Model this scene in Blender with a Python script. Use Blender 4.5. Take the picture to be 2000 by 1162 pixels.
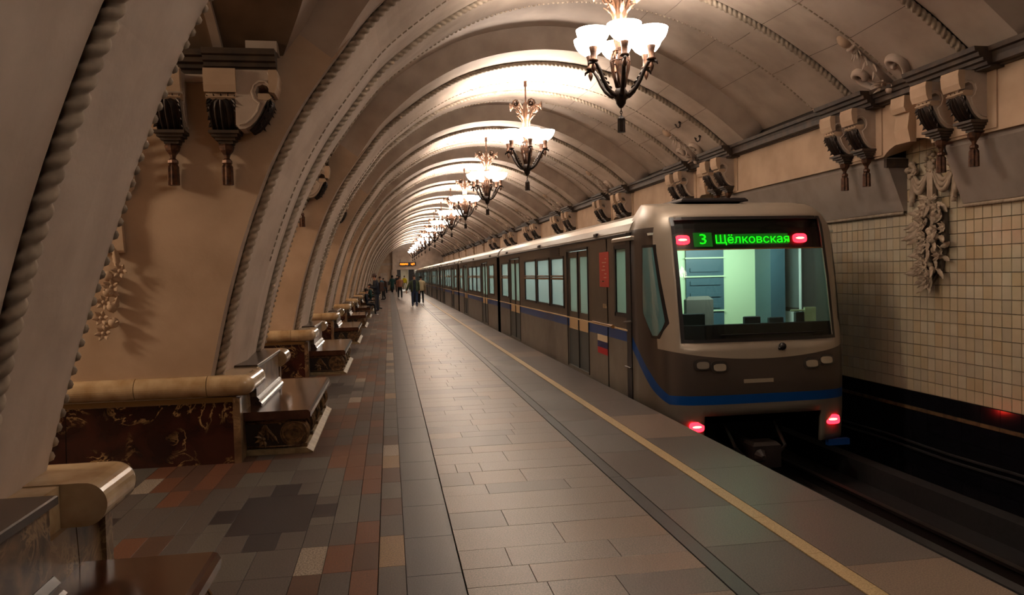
import bpy, math, random
from mathutils import Vector, Matrix
rnd = random.Random(7)
for o in list(bpy.data.objects): bpy.data.objects.remove(o)
SC = bpy.context.scene; COL = SC.collection
PI = math.pi

# ------------------------------------------------------------------ camera
F_PX = 1490.0; YAW = math.radians(9.1108); PITCH = math.radians(1.8411); ROLL = 0.023
fw = Vector((math.sin(YAW)*math.cos(PITCH), math.cos(YAW)*math.cos(PITCH), -math.sin(PITCH)))
r0 = Vector((math.cos(YAW), -math.sin(YAW), 0)); u0 = r0.cross(fw)
c_, s_ = math.cos(ROLL), math.sin(ROLL)
Rv = c_*r0 - s_*u0; Uv = s_*r0 + c_*u0
cam_d = bpy.data.cameras.new('camera'); cam = bpy.data.objects.new('camera', cam_d); COL.objects.link(cam)
M = Matrix(((Rv.x, Uv.x, -fw.x, 0), (Rv.y, Uv.y, -fw.y, 0), (Rv.z, Uv.z, -fw.z, 1.75), (0, 0, 0, 1)))
cam.matrix_world = M
cam_d.sensor_fit = 'HORIZONTAL'; cam_d.sensor_width = 36; cam_d.lens = 36*F_PX/2000; cam_d.clip_end = 400; cam_d.clip_start = .05
SC.camera = cam
# ------------------------------------------------------------------ world, exposure
w = bpy.data.worlds.new('world'); SC.world = w; w.use_nodes = True
w.node_tree.nodes['Background'].inputs[0].default_value = (.62, .6, .8, 1)
w.node_tree.nodes['Background'].inputs[1].default_value = 0.012
SC.view_settings.view_transform = 'Standard'; SC.view_settings.look = 'None'
SC.view_settings.gamma = 1; SC.view_settings.use_curve_mapping = False
SC.view_settings.exposure = 0.38
LAMP_W = 23.0        # watts of each bowl's upward lamp
BOWL_E = 14.0        # glow of the opal bowls
CAR_E = 9.0         # ceiling strips in the carriages
CAB_W = 30.0
CAR_W = 38.0
HALL_W = 460.0       # lamps of the middle hall behind the passages

# ------------------------------------------------------------------ materials
def nm(name):
    m = bpy.data.materials.new(name); m.use_nodes = True
    nt = m.node_tree; b = nt.nodes['Principled BSDF']; return m, nt, b
def lin(c):
    return tuple(((v/255/12.92) if v/255 <= .04045 else ((v/255+.055)/1.055)**2.4) for v in c)+(1,)
def mat(name, col, rough=.6, metal=0, col2=None, scale=6, detail=6, amt=.5, bump=0, bscale=None, spec=.5, obj=True, lo=.35, hi=.65, coat=0):
    """base colour mixed with a second one by noise, with fine relief"""
    m, nt, b = nm(name); N = nt.nodes; L = nt.links
    b.inputs['Roughness'].default_value = rough; b.inputs['Metallic'].default_value = metal
    b.inputs['Specular IOR Level'].default_value = spec; b.inputs['Coat Weight'].default_value = coat
    b.inputs['Coat Roughness'].default_value = .12
    b.inputs['Base Color'].default_value = lin(col)
    if col2 or bump:
        g = N.new('ShaderNodeNewGeometry')
    if col2:
        n = N.new('ShaderNodeTexNoise'); n.inputs['Scale'].default_value = scale; n.inputs['Detail'].default_value = detail
        L.new(g.outputs['Position'], n.inputs['Vector'])
        mr = N.new('ShaderNodeMapRange'); mr.inputs[1].default_value = lo; mr.inputs[2].default_value = hi
        mr.inputs[4].default_value = amt*2 if amt < .5 else 1
        L.new(n.outputs['Fac'], mr.inputs[0])
        mx = N.new('ShaderNodeMix'); mx.data_type = 'RGBA'; L.new(mr.outputs[0], mx.inputs[0])
        mx.inputs[6].default_value = lin(col); mx.inputs[7].default_value = lin(col2)
        L.new(mx.outputs[2], b.inputs['Base Color'])
    if bump:
        n2 = N.new('ShaderNodeTexNoise'); n2.inputs['Scale'].default_value = bscale or scale*4; n2.inputs['Detail'].default_value = 5
        L.new(g.outputs['Position'], n2.inputs['Vector'])
        bp = N.new('ShaderNodeBump'); bp.inputs['Strength'].default_value = bump; bp.inputs['Distance'].default_value = .01
        L.new(n2.outputs['Fac'], bp.inputs['Height']); L.new(bp.outputs[0], b.inputs['Normal'])
    return m
def emit(name, col, s):
    m, nt, b = nm(name); b.inputs['Base Color'].default_value = lin(col)
    b.inputs['Emission Color'].default_value = lin(col); b.inputs['Emission Strength'].default_value = s; return m
def glass(name, tint=(230, 240, 238), fac=.12, rough=.02):
    m = bpy.data.materials.new(name); m.use_nodes = True; nt = m.node_tree; nt.nodes.clear()
    o = nt.nodes.new('ShaderNodeOutputMaterial'); t = nt.nodes.new('ShaderNodeBsdfTransparent'); g = nt.nodes.new('ShaderNodeBsdfGlossy')
    t.inputs[0].default_value = lin(tint); g.inputs['Roughness'].default_value = rough
    f = nt.nodes.new('ShaderNodeFresnel'); f.inputs[0].default_value = 1.45
    mx = nt.nodes.new('ShaderNodeMixShader'); nt.links.new(f.outputs[0], mx.inputs[0])
    nt.links.new(t.outputs[0], mx.inputs[1]); nt.links.new(g.outputs[0], mx.inputs[2]); nt.links.new(mx.outputs[0], o.inputs[0])
    return m
def marble(name, base, dark, vein, vscale=3.0, rough=.18, vw=.05):
    m, nt, b = nm(name); N = nt.nodes; L = nt.links
    g = N.new('ShaderNodeNewGeometry')
    n = N.new('ShaderNodeTexNoise'); n.inputs['Scale'].default_value = vscale; n.inputs['Detail'].default_value = 8; n.inputs['Distortion'].default_value = .6
    L.new(g.outputs['Position'], n.inputs['Vector'])
    r = N.new('ShaderNodeValToRGB'); r.color_ramp.elements[0].position = .38; r.color_ramp.elements[0].color = lin(dark)
    r.color_ramp.elements[1].position = .62; r.color_ramp.elements[1].color = lin(base); L.new(n.outputs['Fac'], r.inputs[0])
    n2 = N.new('ShaderNodeTexNoise'); n2.inputs['Scale'].default_value = vscale*1.1; n2.inputs['Detail'].default_value = 9; n2.inputs['Distortion'].default_value = 1.6; n2.inputs['Roughness'].default_value = .62
    L.new(g.outputs['Position'], n2.inputs['Vector'])
    a = N.new('ShaderNodeMath'); a.operation = 'SUBTRACT'; a.inputs[1].default_value = .5; L.new(n2.outputs['Fac'], a.inputs[0])
    ab = N.new('ShaderNodeMath'); ab.operation = 'ABSOLUTE'; L.new(a.outputs[0], ab.inputs[0])
    mr = N.new('ShaderNodeMapRange'); mr.inputs[1].default_value = 0; mr.inputs[2].default_value = vw*.25; mr.inputs[3].default_value = 1; mr.inputs[4].default_value = 0; L.new(ab.outputs[0], mr.inputs[0])
    n3 = N.new('ShaderNodeTexNoise'); n3.inputs['Scale'].default_value = vscale*.8; L.new(g.outputs['Position'], n3.inputs['Vector'])
    m3 = N.new('ShaderNodeMapRange'); m3.inputs[1].default_value = .45; m3.inputs[2].default_value = .6; L.new(n3.outputs['Fac'], m3.inputs[0])
    mu = N.new('ShaderNodeMath'); mu.operation = 'MULTIPLY'; L.new(mr.outputs[0], mu.inputs[0]); L.new(m3.outputs[0], mu.inputs[1])
    mx = N.new('ShaderNodeMix'); mx.data_type = 'RGBA'; L.new(mu.outputs[0], mx.inputs[0]); L.new(r.outputs[0], mx.inputs[6]); mx.inputs[7].default_value = lin(vein)
    L.new(mx.outputs[2], b.inputs['Base Color']); b.inputs['Roughness'].default_value = rough
    return m

PL = mat('plaster', (188, 171, 157), .75, col2=(170, 152, 138), scale=2.2, bump=.12, bscale=30)
PLW = mat('plaster_warm', (190, 164, 140), .75, col2=(174, 148, 124), scale=2.0, bump=.12, bscale=30)
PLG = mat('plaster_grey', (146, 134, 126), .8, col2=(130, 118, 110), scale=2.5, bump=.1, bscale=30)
ROPE = mat('plaster_rope', (168, 152, 134), .7, col2=(138, 121, 104), scale=9)
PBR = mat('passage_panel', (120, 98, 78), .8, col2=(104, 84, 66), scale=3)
SHADE_DIRT = mat('plaster_shade_dirt', (84, 74, 64), .9)  # darker plaster: shade of grooves and relief gaps, with some dirt, in the colour
JOINT = mat('joint_dark', (58, 50, 44), .9)
DADO = marble('dado_marble', (60, 30, 24), (38, 20, 17), (176, 142, 96), 3.0, .16, .12)
DADO2 = marble('back_marble', (118, 92, 66), (58, 40, 30), (150, 124, 92), 5.0, .3, .2)
CAP = mat('onyx_cap', (190, 166, 132), .22, col2=(158, 128, 92), scale=5, coat=.4)
OCH = mat('ochre_fillet', (112, 84, 44), .35)
DARKST = mat('dark_stone', (46, 34, 30), .26, col2=(62, 46, 40), scale=12, coat=.3)
WOOD = mat('seat_wood', (64, 36, 26), .16, col2=(84, 52, 36), scale=7, coat=.6)
CARV = mat('carved_bronze', (138, 106, 72), .38, metal=.25, col2=(62, 46, 34), scale=20)
CARVD = mat('carved_dark', (40, 31, 26), .5, metal=.3)
CREAMB = mat('bench_plinth', (146, 130, 98), .5, col2=(112, 96, 70), scale=10)
BRONZE = mat('bronze_dark', (34, 26, 24), .45, metal=.5, col2=(52, 38, 30), scale=14)
BRGOLD = mat('bronze_gold', (92, 62, 42), .5, metal=.3, col2=(54, 37, 26), scale=18)
COPPER = mat('bronze_brown', (104, 70, 50), .45, metal=.55, col2=(60, 40, 32), scale=20)
CORN = mat('cornice_wood', (74, 58, 44), .55, col2=(50, 40, 36), scale=8)
OPAL = emit('opal_glow', (255, 243, 226), BOWL_E)
def granite(name, a, b, rough=.34, scale=105):
    return mat(name, a, rough, col2=b, scale=scale, detail=3, lo=.44, hi=.56, bump=.05, bscale=90)
G = dict(
 pale=granite('granite_pale', (124, 111, 102), (90, 82, 78)),
 pale2=granite('granite_pale_pink', (126, 108, 94), (100, 86, 78)),
 mid=granite('granite_mid', (98, 89, 84), (74, 68, 67)),
 slate=granite('granite_slate', (78, 80, 84), (60, 62, 68)),
 grey=granite('granite_grey', (86, 80, 77), (66, 62, 61), .42),
 grey2=granite('granite_grey_green', (94, 91, 86), (74, 71, 69), .42),
 orange=granite('granite_orange', (108, 70, 50), (84, 56, 44), .42),
 brown=granite('granite_brown', (84, 60, 48), (68, 52, 45), .42),
 black=granite('granite_black', (36, 34, 38), (50, 46, 48), .4),
 light=granite('granite_light', (150, 140, 128), (102, 92, 84), .45, 90),
 tan=granite('granite_tan', (140, 116, 88), (106, 88, 70), .42),
 yellow=granite('granite_yellow', (176, 152, 112), (150, 128, 92), .45),
 band=granite('steel_band', (58, 58, 60), (48, 48, 52), .36),
)
TILE = [mat('tile_%s' % n, c, .28, col2=c2, scale=3, bump=.15, bscale=8) for n, c, c2 in (
 ('cream', (184, 170, 144), (176, 162, 136)), ('grey', (178, 166, 144), (170, 158, 138)), ('ochre', (180, 162, 132), (172, 154, 124)), ('pale', (188, 178, 156), (180, 170, 148)))]
BLK = mat('black_tile', (20, 20, 26), .12, col2=(12, 12, 16), scale=6)
BED = mat('track_bed', (24, 23, 26), .9, col2=(15, 15, 18), scale=20)
RAILM = mat('running_rail', (44, 38, 36), .5, metal=.4)
STEEL = mat('rail_steel', (96, 90, 86), .35, metal=.8)
# train
T_LOW = mat('car_lower_grey', (124, 117, 108), .38, metal=.25, col2=(112, 104, 96), scale=3)
T_UP = mat('car_upper_brown', (92, 82, 72), .35, metal=.25, col2=(82, 72, 64), scale=3)
T_ROOF = mat('car_roof_silver', (166, 156, 144), .3, metal=.6)
T_BLUE = mat('car_blue', (20, 64, 132), .3)
T_CREAM = mat('car_cream', (206, 176, 136), .4)
T_DOORL = mat('door_slate', (70, 76, 78), .4)
T_DARK = mat('car_dark', (26, 22, 24), .35)
T_GOLD = mat('window_bar_brass', (150, 112, 70), .35, metal=.6)
T_INT = mat('car_interior', (214, 218, 206), .5)
T_SEAT = mat('car_seat', (72, 100, 112), .7)
T_FLOOR = mat('car_floor', (90, 86, 80), .6)
GLS = glass('window_glass'); GLSF = bpy.data.materials.new('frosted_glass'); GLSF.use_nodes = True
nt_ = GLSF.node_tree; nt_.nodes.clear(); o_ = nt_.nodes.new('ShaderNodeOutputMaterial'); a_ = nt_.nodes.new('ShaderNodeBsdfTranslucent'); b_ = nt_.nodes.new('ShaderNodeBsdfDiffuse'); x_ = nt_.nodes.new('ShaderNodeMixShader')
a_.inputs[0].default_value = lin((196, 206, 196)); b_.inputs[0].default_value = lin((150, 160, 154)); x_.inputs[0].default_value = .4
nt_.links.new(a_.outputs[0], x_.inputs[1]); nt_.links.new(b_.outputs[0], x_.inputs[2]); nt_.links.new(x_.outputs[0], o_.inputs[0])
def milky(name, col, f):
    m = glass(name); nt = m.node_tree; out = nt.nodes['Material Output']; src = out.inputs[0].links[0].from_socket
    t = nt.nodes.new('ShaderNodeBsdfTranslucent'); t.inputs[0].default_value = lin(col); x = nt.nodes.new('ShaderNodeMixShader'); x.inputs[0].default_value = f
    nt.links.new(src, x.inputs[1]); nt.links.new(t.outputs[0], x.inputs[2]); nt.links.new(x.outputs[0], out.inputs[0]); return m
GLM = milky('side_glass', (222, 228, 222), .28)
LITE = emit('car_lamp', (214, 238, 236), CAR_E)
RED = emit('tail_red', (255, 22, 34), 9.0)
REDC = emit('tail_core', (255, 120, 60), 26.0)
GREEN = emit('display_green', (20, 220, 20), 1.5)
ORANGE = emit('display_orange', (255, 120, 20), 4.0)
FLAGW = mat('flag_white', (214, 196, 166), .5); FLAGB = mat('flag_blue', (26, 30, 88), .5); FLAGR = mat('flag_red', (176, 24, 34), .5)
POST = mat('poster_red', (176, 62, 52), .5); POSTT = mat('poster_print', (196, 158, 140), .5)

# ------------------------------------------------------------------ mesh builder
class MB:
    def __init__(s): s.v = []; s.f = []; s.m = []
    def add(s, vs, fs, mi=0):
        o = len(s.v); s.v += [tuple(v) for v in vs]; s.f += [tuple(i+o for i in f) for f in fs]; s.m += [mi]*len(fs); return s
    def box(s, x0, x1, y0, y1, z0, z1, mi=0, ch=0):
        if ch:
            c = ch
            vs = [(x0, y0, z0), (x1, y0, z0), (x1, y1, z0), (x0, y1, z0), (x0, y0, z1-c), (x1, y0, z1-c), (x1, y1, z1-c), (x0, y1, z1-c),
                  (x0+c, y0+c, z1), (x1-c, y0+c, z1), (x1-c, y1-c, z1), (x0+c, y1-c, z1)]
            fs = [(3, 2, 1, 0), (0, 1, 5, 4), (1, 2, 6, 5), (2, 3, 7, 6), (3, 0, 4, 7), (4, 5, 9, 8), (5, 6, 10, 9), (6, 7, 11, 10), (7, 4, 8, 11), (8, 9, 10, 11)]
        else:
            vs = [(x0, y0, z0), (x1, y0, z0), (x1, y1, z0), (x0, y1, z0), (x0, y0, z1), (x1, y0, z1), (x1, y1, z1), (x0, y1, z1)]
            fs = [(3, 2, 1, 0), (4, 5, 6, 7), (0, 1, 5, 4), (1, 2, 6, 5), (2, 3, 7, 6), (3, 0, 4, 7)]
        return s.add(vs, fs, mi)
    def prism(s, poly, fn, a, b, mi=0):
        """poly 2-D points, fn(p, q, d) -> 3-D point, extruded d=a..b"""
        n = len(poly); vs = [fn(p, q, a) for p, q in poly]+[fn(p, q, b) for p, q in poly]
        fs = [tuple(range(n))[::-1], tuple(range(n, 2*n))]+[(i, (i+1) % n, n+(i+1) % n, n+i) for i in range(n)]
        return s.add(vs, fs, mi)
    def tube(s, pts, rad, n=8, mi=0, flat=1.0, up=None):
        pts = [Vector(p) for p in pts]; m = len(pts); o = []
        if not hasattr(rad, '__len__'): rad = [rad]*m
        prev = None
        for i, p in enumerate(pts):
            t = (pts[min(i+1, m-1)]-pts[max(i-1, 0)]).normalized()
            a = Vector(up) if up else (prev if prev else (Vector((0, 0, 1)) if abs(t.z) < .9 else Vector((1, 0, 0))))
            a = (a-t*a.dot(t)); a = a.normalized() if a.length > 1e-6 else t.orthogonal().normalized(); prev = a; b = t.cross(a)
            for j in range(n):
                q = 2*PI*j/n; o.append(p+a*math.cos(q)*rad[i]*flat+b*math.sin(q)*rad[i])
        fs = [(i*n+j, i*n+(j+1) % n, (i+1)*n+(j+1) % n, (i+1)*n+j) for i in range(m-1) for j in range(n)]
        fs += [tuple(range(n))[::-1], tuple(range((m-1)*n, m*n))]
        return s.add(o, fs, mi)
    def lathe(s, prof, c=(0, 0, 0), n=16, mi=0, flute=0, nf=8):
        vs = []
        for r, z in prof:
            for j in range(n):
                q = 2*PI*j/n; rr = r*(1+flute*math.cos(nf*q)); vs.append((c[0]+rr*math.cos(q), c[1]+rr*math.sin(q), c[2]+z))
        m = len(prof); fs = [(i*n+j, i*n+(j+1) % n, (i+1)*n+(j+1) % n, (i+1)*n+j) for i in range(m-1) for j in range(n)]
        return s.add(vs, fs, mi)
    def ball(s, c, r, n=8, mi=0, sc=(1, 1, 1), rot=None):
        vs = []; fs = []; k = max(4, n//2+1)
        for i in range(k+1):
            a = PI*i/k
            for j in range(n):
                b = 2*PI*j/n; v = Vector((math.sin(a)*math.cos(b)*sc[0]*r, math.sin(a)*math.sin(b)*sc[1]*r, math.cos(a)*sc[2]*r))
                if rot: v = rot @ v
                vs.append(Vector(c)+v)
        fs = [(i*n+j, (i+1)*n+j, (i+1)*n+(j+1) % n, i*n+(j+1) % n) for i in range(k) for j in range(n)]
        return s.add(vs, fs, mi)
    def grid(s, rows, mi=0, flip=False):
        n = len(rows[0]); vs = [p for r in rows for p in r]
        fs = [(i*n+j, i*n+j+1, (i+1)*n+j+1, (i+1)*n+j) for i in range(len(rows)-1) for j in range(n-1)]
        if flip: fs = [f[::-1] for f in fs]
        return s.add(vs, fs, mi)
    def leaf(s, base, d, nrm, L, W, mi=0, lobes=3, curl=.25):
        """a carved leaf: midrib raised, scalloped edge, tip curling out"""
        d = Vector(d).normalized(); nrm = Vector(nrm).normalized(); sd = d.cross(nrm).normalized(); base = Vector(base)
        rows = []; K = lobes*3+1
        for i in range(K+1):
            t = i/K; wv = W*math.sin(PI*min(1, t*.86+.14))**.8*(1-.28*abs(math.sin(lobes*PI*t)))
            if i == K: wv = .001
            h = curl*L*t*t; p = base+d*L*t
            rows.append([p-sd*wv/2+nrm*(h-.04*W), p-sd*wv*.25+nrm*(h+.08*W), p+nrm*(h+.20*W), p+sd*wv*.25+nrm*(h+.08*W), p+sd*wv/2+nrm*(h-.04*W)])
        s.grid(rows, mi); return s
    def weld(s, d=1e-5):
        idx = {}; out = []; mp = []
        for v in s.v:
            k = (round(v[0]/d), round(v[1]/d), round(v[2]/d))
            if k not in idx: idx[k] = len(out); out.append(v)
            mp.append(idx[k])
        F = []; MI = []
        for f, m in zip(s.f, s.m):
            g = []
            for i in f:
                if mp[i] not in g: g.append(mp[i])
            if len(g) > 2: F.append(tuple(g)); MI.append(m)
        s.v, s.f, s.m = out, F, MI; return s
    def mesh(s, name, mats, smooth=False):
        me = bpy.data.meshes.new(name); me.from_pydata([tuple(v) for v in s.v], [], s.f)
        for m in (mats if isinstance(mats, (list, tuple)) else [mats]): me.materials.append(m)
        if any(s.m): me.polygons.foreach_set('material_index', s.m)
        if smooth: me.polygons.foreach_set('use_smooth', [True]*len(s.f))
        me.update(); return me
    def build(s, name, mats, parent=None, smooth=False, **kw):
        return put(name, s.mesh(name, mats, smooth), parent, **kw)
def put(name, me, parent=None, loc=None, rot=None, mtx=None, label=None, kind=None):
    o = bpy.data.objects.new(name, me); COL.objects.link(o)
    if parent: o.parent = parent
    if loc: o.location = loc
    if rot: o.rotation_euler = rot
    if mtx is not None: o.matrix_local = mtx
    if label: o['label'] = label
    if kind: o['kind'] = kind
    return o
def empty(name, loc=(0, 0, 0), parent=None):
    o = bpy.data.objects.new(name, None); COL.objects.link(o); o.location = loc; o.empty_display_size = .1
    if parent: o.parent = parent
    return o
def thing(name, label, cat, loc=(0, 0, 0), group=None, rz=0):
    o = empty(name, loc); o['label'] = label; o['category'] = cat; o.rotation_euler.z = rz
    if group: o['group'] = group
    return o
def structure(name, label=None, cat=None):
    o = empty(name); o['kind'] = 'structure'
    if label: o['label'] = label
    if cat: o['category'] = cat
    return o
def copy_tree(o, parent=None):
    c = o.copy(); COL.objects.link(c)
    if parent is not None: c.parent = parent
    for ch in list(o.children): copy_tree(ch, c)
    return c

# ------------------------------------------------------------------ vault profile
PER = 6.2; YC = 8.75; NB = 14            # bay length, middle of rib 0, bays k = -1 .. NB-1
CTRL = [(-1.655, .80), (-1.52, 1.40), (-1.37, 1.95), (-1.2, 2.45), (-1.0, 2.93), (-.72, 3.43), (-.36, 3.93), (-.04, 4.33), (.36, 4.67), (.82, 5.0),
        (1.42, 5.32), (2.1, 5.52), (2.85, 5.6), (3.6, 5.54), (4.3, 5.37), (4.95, 5.09), (5.45, 4.81), (5.95, 4.48), (6.3, 4.2), (6.6, 3.95)]
def catmull(P, per):
    out = []; n = len(P)
    for i in range(n-1):
        p0 = P[max(i-1, 0)]; p1 = P[i]; p2 = P[i+1]; p3 = P[min(i+2, n-1)]
        for j in range(per):
            t = j/per
            out.append(tuple(.5*((2*b)+(c-a)*t+(2*a-5*b+4*c-d)*t*t+(-a+3*b-3*c+d)*t**3) for a, b, c, d in zip(p0, p1, p2, p3)))
    out.append(tuple(P[-1])); return out
RAW = catmull(CTRL, 10)
acc = [0]
for a, b in zip(RAW, RAW[1:]): acc.append(acc[-1]+math.hypot(b[0]-a[0], b[1]-a[1]))
SLEN = acc[-1]
def prof(s):
    s = min(max(s, 0), SLEN); lo, hi = 0, len(acc)-1
    while hi-lo > 1:
        m = (lo+hi)//2
        if acc[m] <= s: lo = m
        else: hi = m
    t = (s-acc[lo])/max(1e-9, acc[hi]-acc[lo]); a, b = RAW[lo], RAW[hi]
    i0, i1 = max(lo-2, 0), min(hi+2, len(RAW)-1)
    tx, tz = RAW[i1][0]-RAW[i0][0], RAW[i1][1]-RAW[i0][1]; l = math.hypot(tx, tz)
    return (a[0]+(b[0]-a[0])*t, a[1]+(b[1]-a[1])*t, -tz/l, tx/l)      # point, outward normal
def VP(s, t, rec=0.0):
    x, z, nx, nz = prof(s); return (x+nx*rec, t, z+nz*rec)
S39 = next(acc[i] for i in range(len(RAW)) if RAW[i][1] >= 3.88)
def sat(x): return max(0., min(1., x))
def tn(s): return -1.15-.55*sat((s-S39)/1.3)*sat((SLEN+.0-s)/.5+.8)
def tf(s): return 1.84+.21*sat(s/1.3)
REC = .43
# s where joints in the plaster run, right side
JS = [s for s in (SLEN*.905, SLEN*.835, SLEN*.74)]
CUTS = [0]+sorted(JS)+[SLEN]

ceiling = structure('ceiling', 'vaulted cream plaster ceiling with roped ribs')
wall_left = structure('wall_left', 'row of plaster piers and arched passages')
wall_right = structure('wall_right', 'tiled track wall under a stone frieze')
floor = structure('floor', 'granite platform paving')

def s_at(z, rec):
    lo, hi = 0, SLEN*.45
    for _ in range(40):
        m = (lo+hi)/2
        if VP(m, 0, rec)[2] < z: lo = m
        else: hi = m
    return lo
def strip_mesh(name, s0, s1, rows_fn, mats, n=None, smooth=True):
    n = n or max(4, int((s1-s0)/.16)); b = MB(); rows = []
    for i in range(n+1):
        s = s0+(s1-s0)*i/n; rows.append(rows_fn(s))
    b.grid(rows); return b.mesh(name, mats, smooth)
RIDGE = -.07
def rib_rows_for(tb):
    def rows(s):
        a, c = tn(s), tf(s); e = min(.055, (-1.06-a)*.6)
        return [VP(s, a, .06), VP(s, -1.06-e, .025), VP(s, -1.06-e+.005, .05), VP(s, -.995, .05), VP(s, -.99, .0), VP(s, -.02, RIDGE), VP(s, .02, RIDGE), VP(s, tb-.07, 0), VP(s, tb-.065, .05), VP(s, tb+.065, .05), VP(s, tb+.07, 0), VP(s, (c+tb)/2, .0), VP(s, c, .03)]
    return rows
def rib_set(tb):
    L = [strip_mesh('vault_rib', a+(.003 if a else 0), b-(.003 if b < SLEN else 0), rib_rows_for(tb), [PL, SHADE_DIRT]) for a, b in zip(CUTS, CUTS[1:])]
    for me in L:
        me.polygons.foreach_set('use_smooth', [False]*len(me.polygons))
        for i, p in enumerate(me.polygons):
            if i % 12 in (1, 2, 3, 7, 8, 9): p.material_index = 1  # rope channels: occlusion shade and dirt painted as darker plaster
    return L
rib_meshes = rib_set(1.06)
# returns of the rib down to the recessed panel (above the passages) and jamb edges
def side_mesh(sign):
    b = MB(); n = 70; sa = s_at(3.86, .06)
    rows = []
    for i in range(n+1):
        s = sa+(SLEN-sa)*i/n; t = tn(s) if sign < 0 else tf(s)
        bl = sat((s-sa)/1.1); rows.append([VP(s, t, .06 if sign < 0 else .03), VP(s, t+sign*.01*bl, .16), VP(s, t+sign*.05*bl, .28), VP(s, t+sign*.12*bl, REC+.02)])
    b.grid(rows, flip=sign > 0); return b.mesh('rib_return', PL, True)
ret_m = [side_mesh(-1), side_mesh(1)]
# rope moulding, one mesh shared by all
def rope_mesh():
    b = MB(); p = .077; per = 6; n = int(SLEN/p)*per; R = 12; r0_ = .052; vs = []
    for i in range(n+1):
        s = SLEN*i/n; x, z, nx, nz = prof(s)
        for j in range(R):
            q = 2*PI*j/R; rr = r0_*(.42+.58*abs(math.sin(q*1.0 - PI*s/p))**.5)
            d = math.cos(q)*rr+.006; e = math.sin(q)*rr
            vs.append((x-nx*d, e, z-nz*d))
    fs = [(i*R+j, i*R+(j+1) % R, (i+1)*R+(j+1) % R, (i+1)*R+j) for i in range(n) for j in range(R)]
    b.add(vs, fs); return b.mesh('rope_moulding', ROPE, True)
rope_m = rope_mesh()
def seam_mesh():
    b = MB(); s = 1.2
    while s < SLEN-.3:
        for ds in (0,):
            P0 = [VP(s, -.008, RIDGE+.01), VP(s, .016, RIDGE+.01), VP(s+.055, .016, RIDGE+.01), VP(s+.055, -.008, RIDGE+.01)]
            P1 = [VP(s, -.006, RIDGE-.012), VP(s, .012, RIDGE-.012), VP(s+.055, .012, RIDGE-.012), VP(s+.055, -.006, RIDGE-.012)]
            b.add(P0+P1, [(0, 1, 2, 3), (7, 6, 5, 4), (0, 4, 5, 1), (1, 5, 6, 2), (2, 6, 7, 3), (3, 7, 4, 0)])
        s += .082
    return b.mesh('ridge_beading', ROPE)
seam_m = seam_mesh()
def edge_mesh():
    b = MB(); s = .1
    while s < SLEN-.1:
        t = tf(s); b.ball(VP(s, t+.002, .035), .022, 6, 0, (1.25, .7, 1.25)); s += .07
    return b.mesh('edge_beading', ROPE, True)
edge_m = edge_mesh()
# recessed panel between ribs, cut by the passage barrel on the left
PY0, PY1 = 2.03, PER-1.15            # local t of the passage opening after rib
PC, PH = (PY0+PY1)/2, (PY1-PY0)/2; ZS = 3.87; RISE = .62
SH = .38           # the first rib stands this much nearer than the even spacing
PS = (PY1-PY0+SH)/(PY1-PY0)
def zp(t):
    u = (t-PC)/PH
    return ZS+RISE*(1-u*u) if abs(u) < 1 else ZS
TC = [PY0+.0+(PY1-PY0)*(.5-.5*math.cos(PI*i/28)) for i in range(29)]
def panel_piece(a, b):
    mb = MB(); n = max(4, int((b-a)/.16)); rows = []
    first = a == 0
    for t in TC:
        s0 = s_at(zp(t), REC) if first else a+.003
        s1 = b-(.003 if b < SLEN else 0)
        rows.append([VP(s0+(s1-s0)*i/n, t, REC) for i in range(n+1)])
    mb.grid(rows); return mb.mesh('vault_panel', PLG if 0 else PL, True)
panel_meshes = [panel_piece(a, b) for a, b in zip(CUTS, CUTS[1:])]
# barrel over the passage
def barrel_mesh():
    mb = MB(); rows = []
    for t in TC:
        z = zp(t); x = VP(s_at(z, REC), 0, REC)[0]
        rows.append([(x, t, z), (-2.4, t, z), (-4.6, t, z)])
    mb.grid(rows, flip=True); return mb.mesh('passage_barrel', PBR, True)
barrel_m = barrel_mesh()
def barrel_rib_mesh(x0):
    mb = MB(); rows = []
    for t in TC:
        z = zp(t); u = (t-PC)/PH
        dz = -.045; rows.append([(x0, t, z+.01), (x0, t-u*.03, z+dz), (x0+.08, t-u*.03, z+dz), (x0+.08, t, z+.01)])
    mb.grid(rows, flip=True); return mb.mesh('passage_rib', PL)
brib_m = [barrel_rib_mesh(x) for x in (-1.55, -3.2)]
# dark backing behind joints
def back_mesh():
    rows = [[VP(SLEN*(.6+.4*i/40), t, REC+.05) for t in (-1.3, PER-1.3)] for i in range(41)]
    mb = MB(); mb.grid(rows)
    rows = [[VP(SLEN*(.6+.4*i/40), t, .035) for t in (-1.05, 1.05)] for i in range(41)]
    mb.grid(rows); return mb.mesh('joint_backing', JOINT)
back_m = back_mesh()

for k in range(-3, NB):
    y = YC+PER*k; yr = y-SH if k < 0 else y
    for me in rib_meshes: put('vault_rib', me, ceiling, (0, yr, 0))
    for me in ret_m: put('rib_return', me, ceiling, (0, yr, 0))
    for t in (-1.06, 1.06): put('rope_moulding', rope_m, ceiling, (0, yr+t, 0))
    if k >= 0: put('ridge_beading', seam_m, ceiling, (0, y, 0))
    put('edge_beading', edge_m, ceiling, (0, yr, 0))
    if k < NB-1:
        ps = PS if k == -1 else 1; L_ = [('vault_panel', me) for me in panel_meshes]+[('passage_barrel', barrel_m)]+[('passage_rib', me) for me in brib_m]
        for n_, me in L_:
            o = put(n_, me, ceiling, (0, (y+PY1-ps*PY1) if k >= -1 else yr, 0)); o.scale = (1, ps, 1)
    put('joint_backing', back_m, ceiling, (0, yr, 0))

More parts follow.
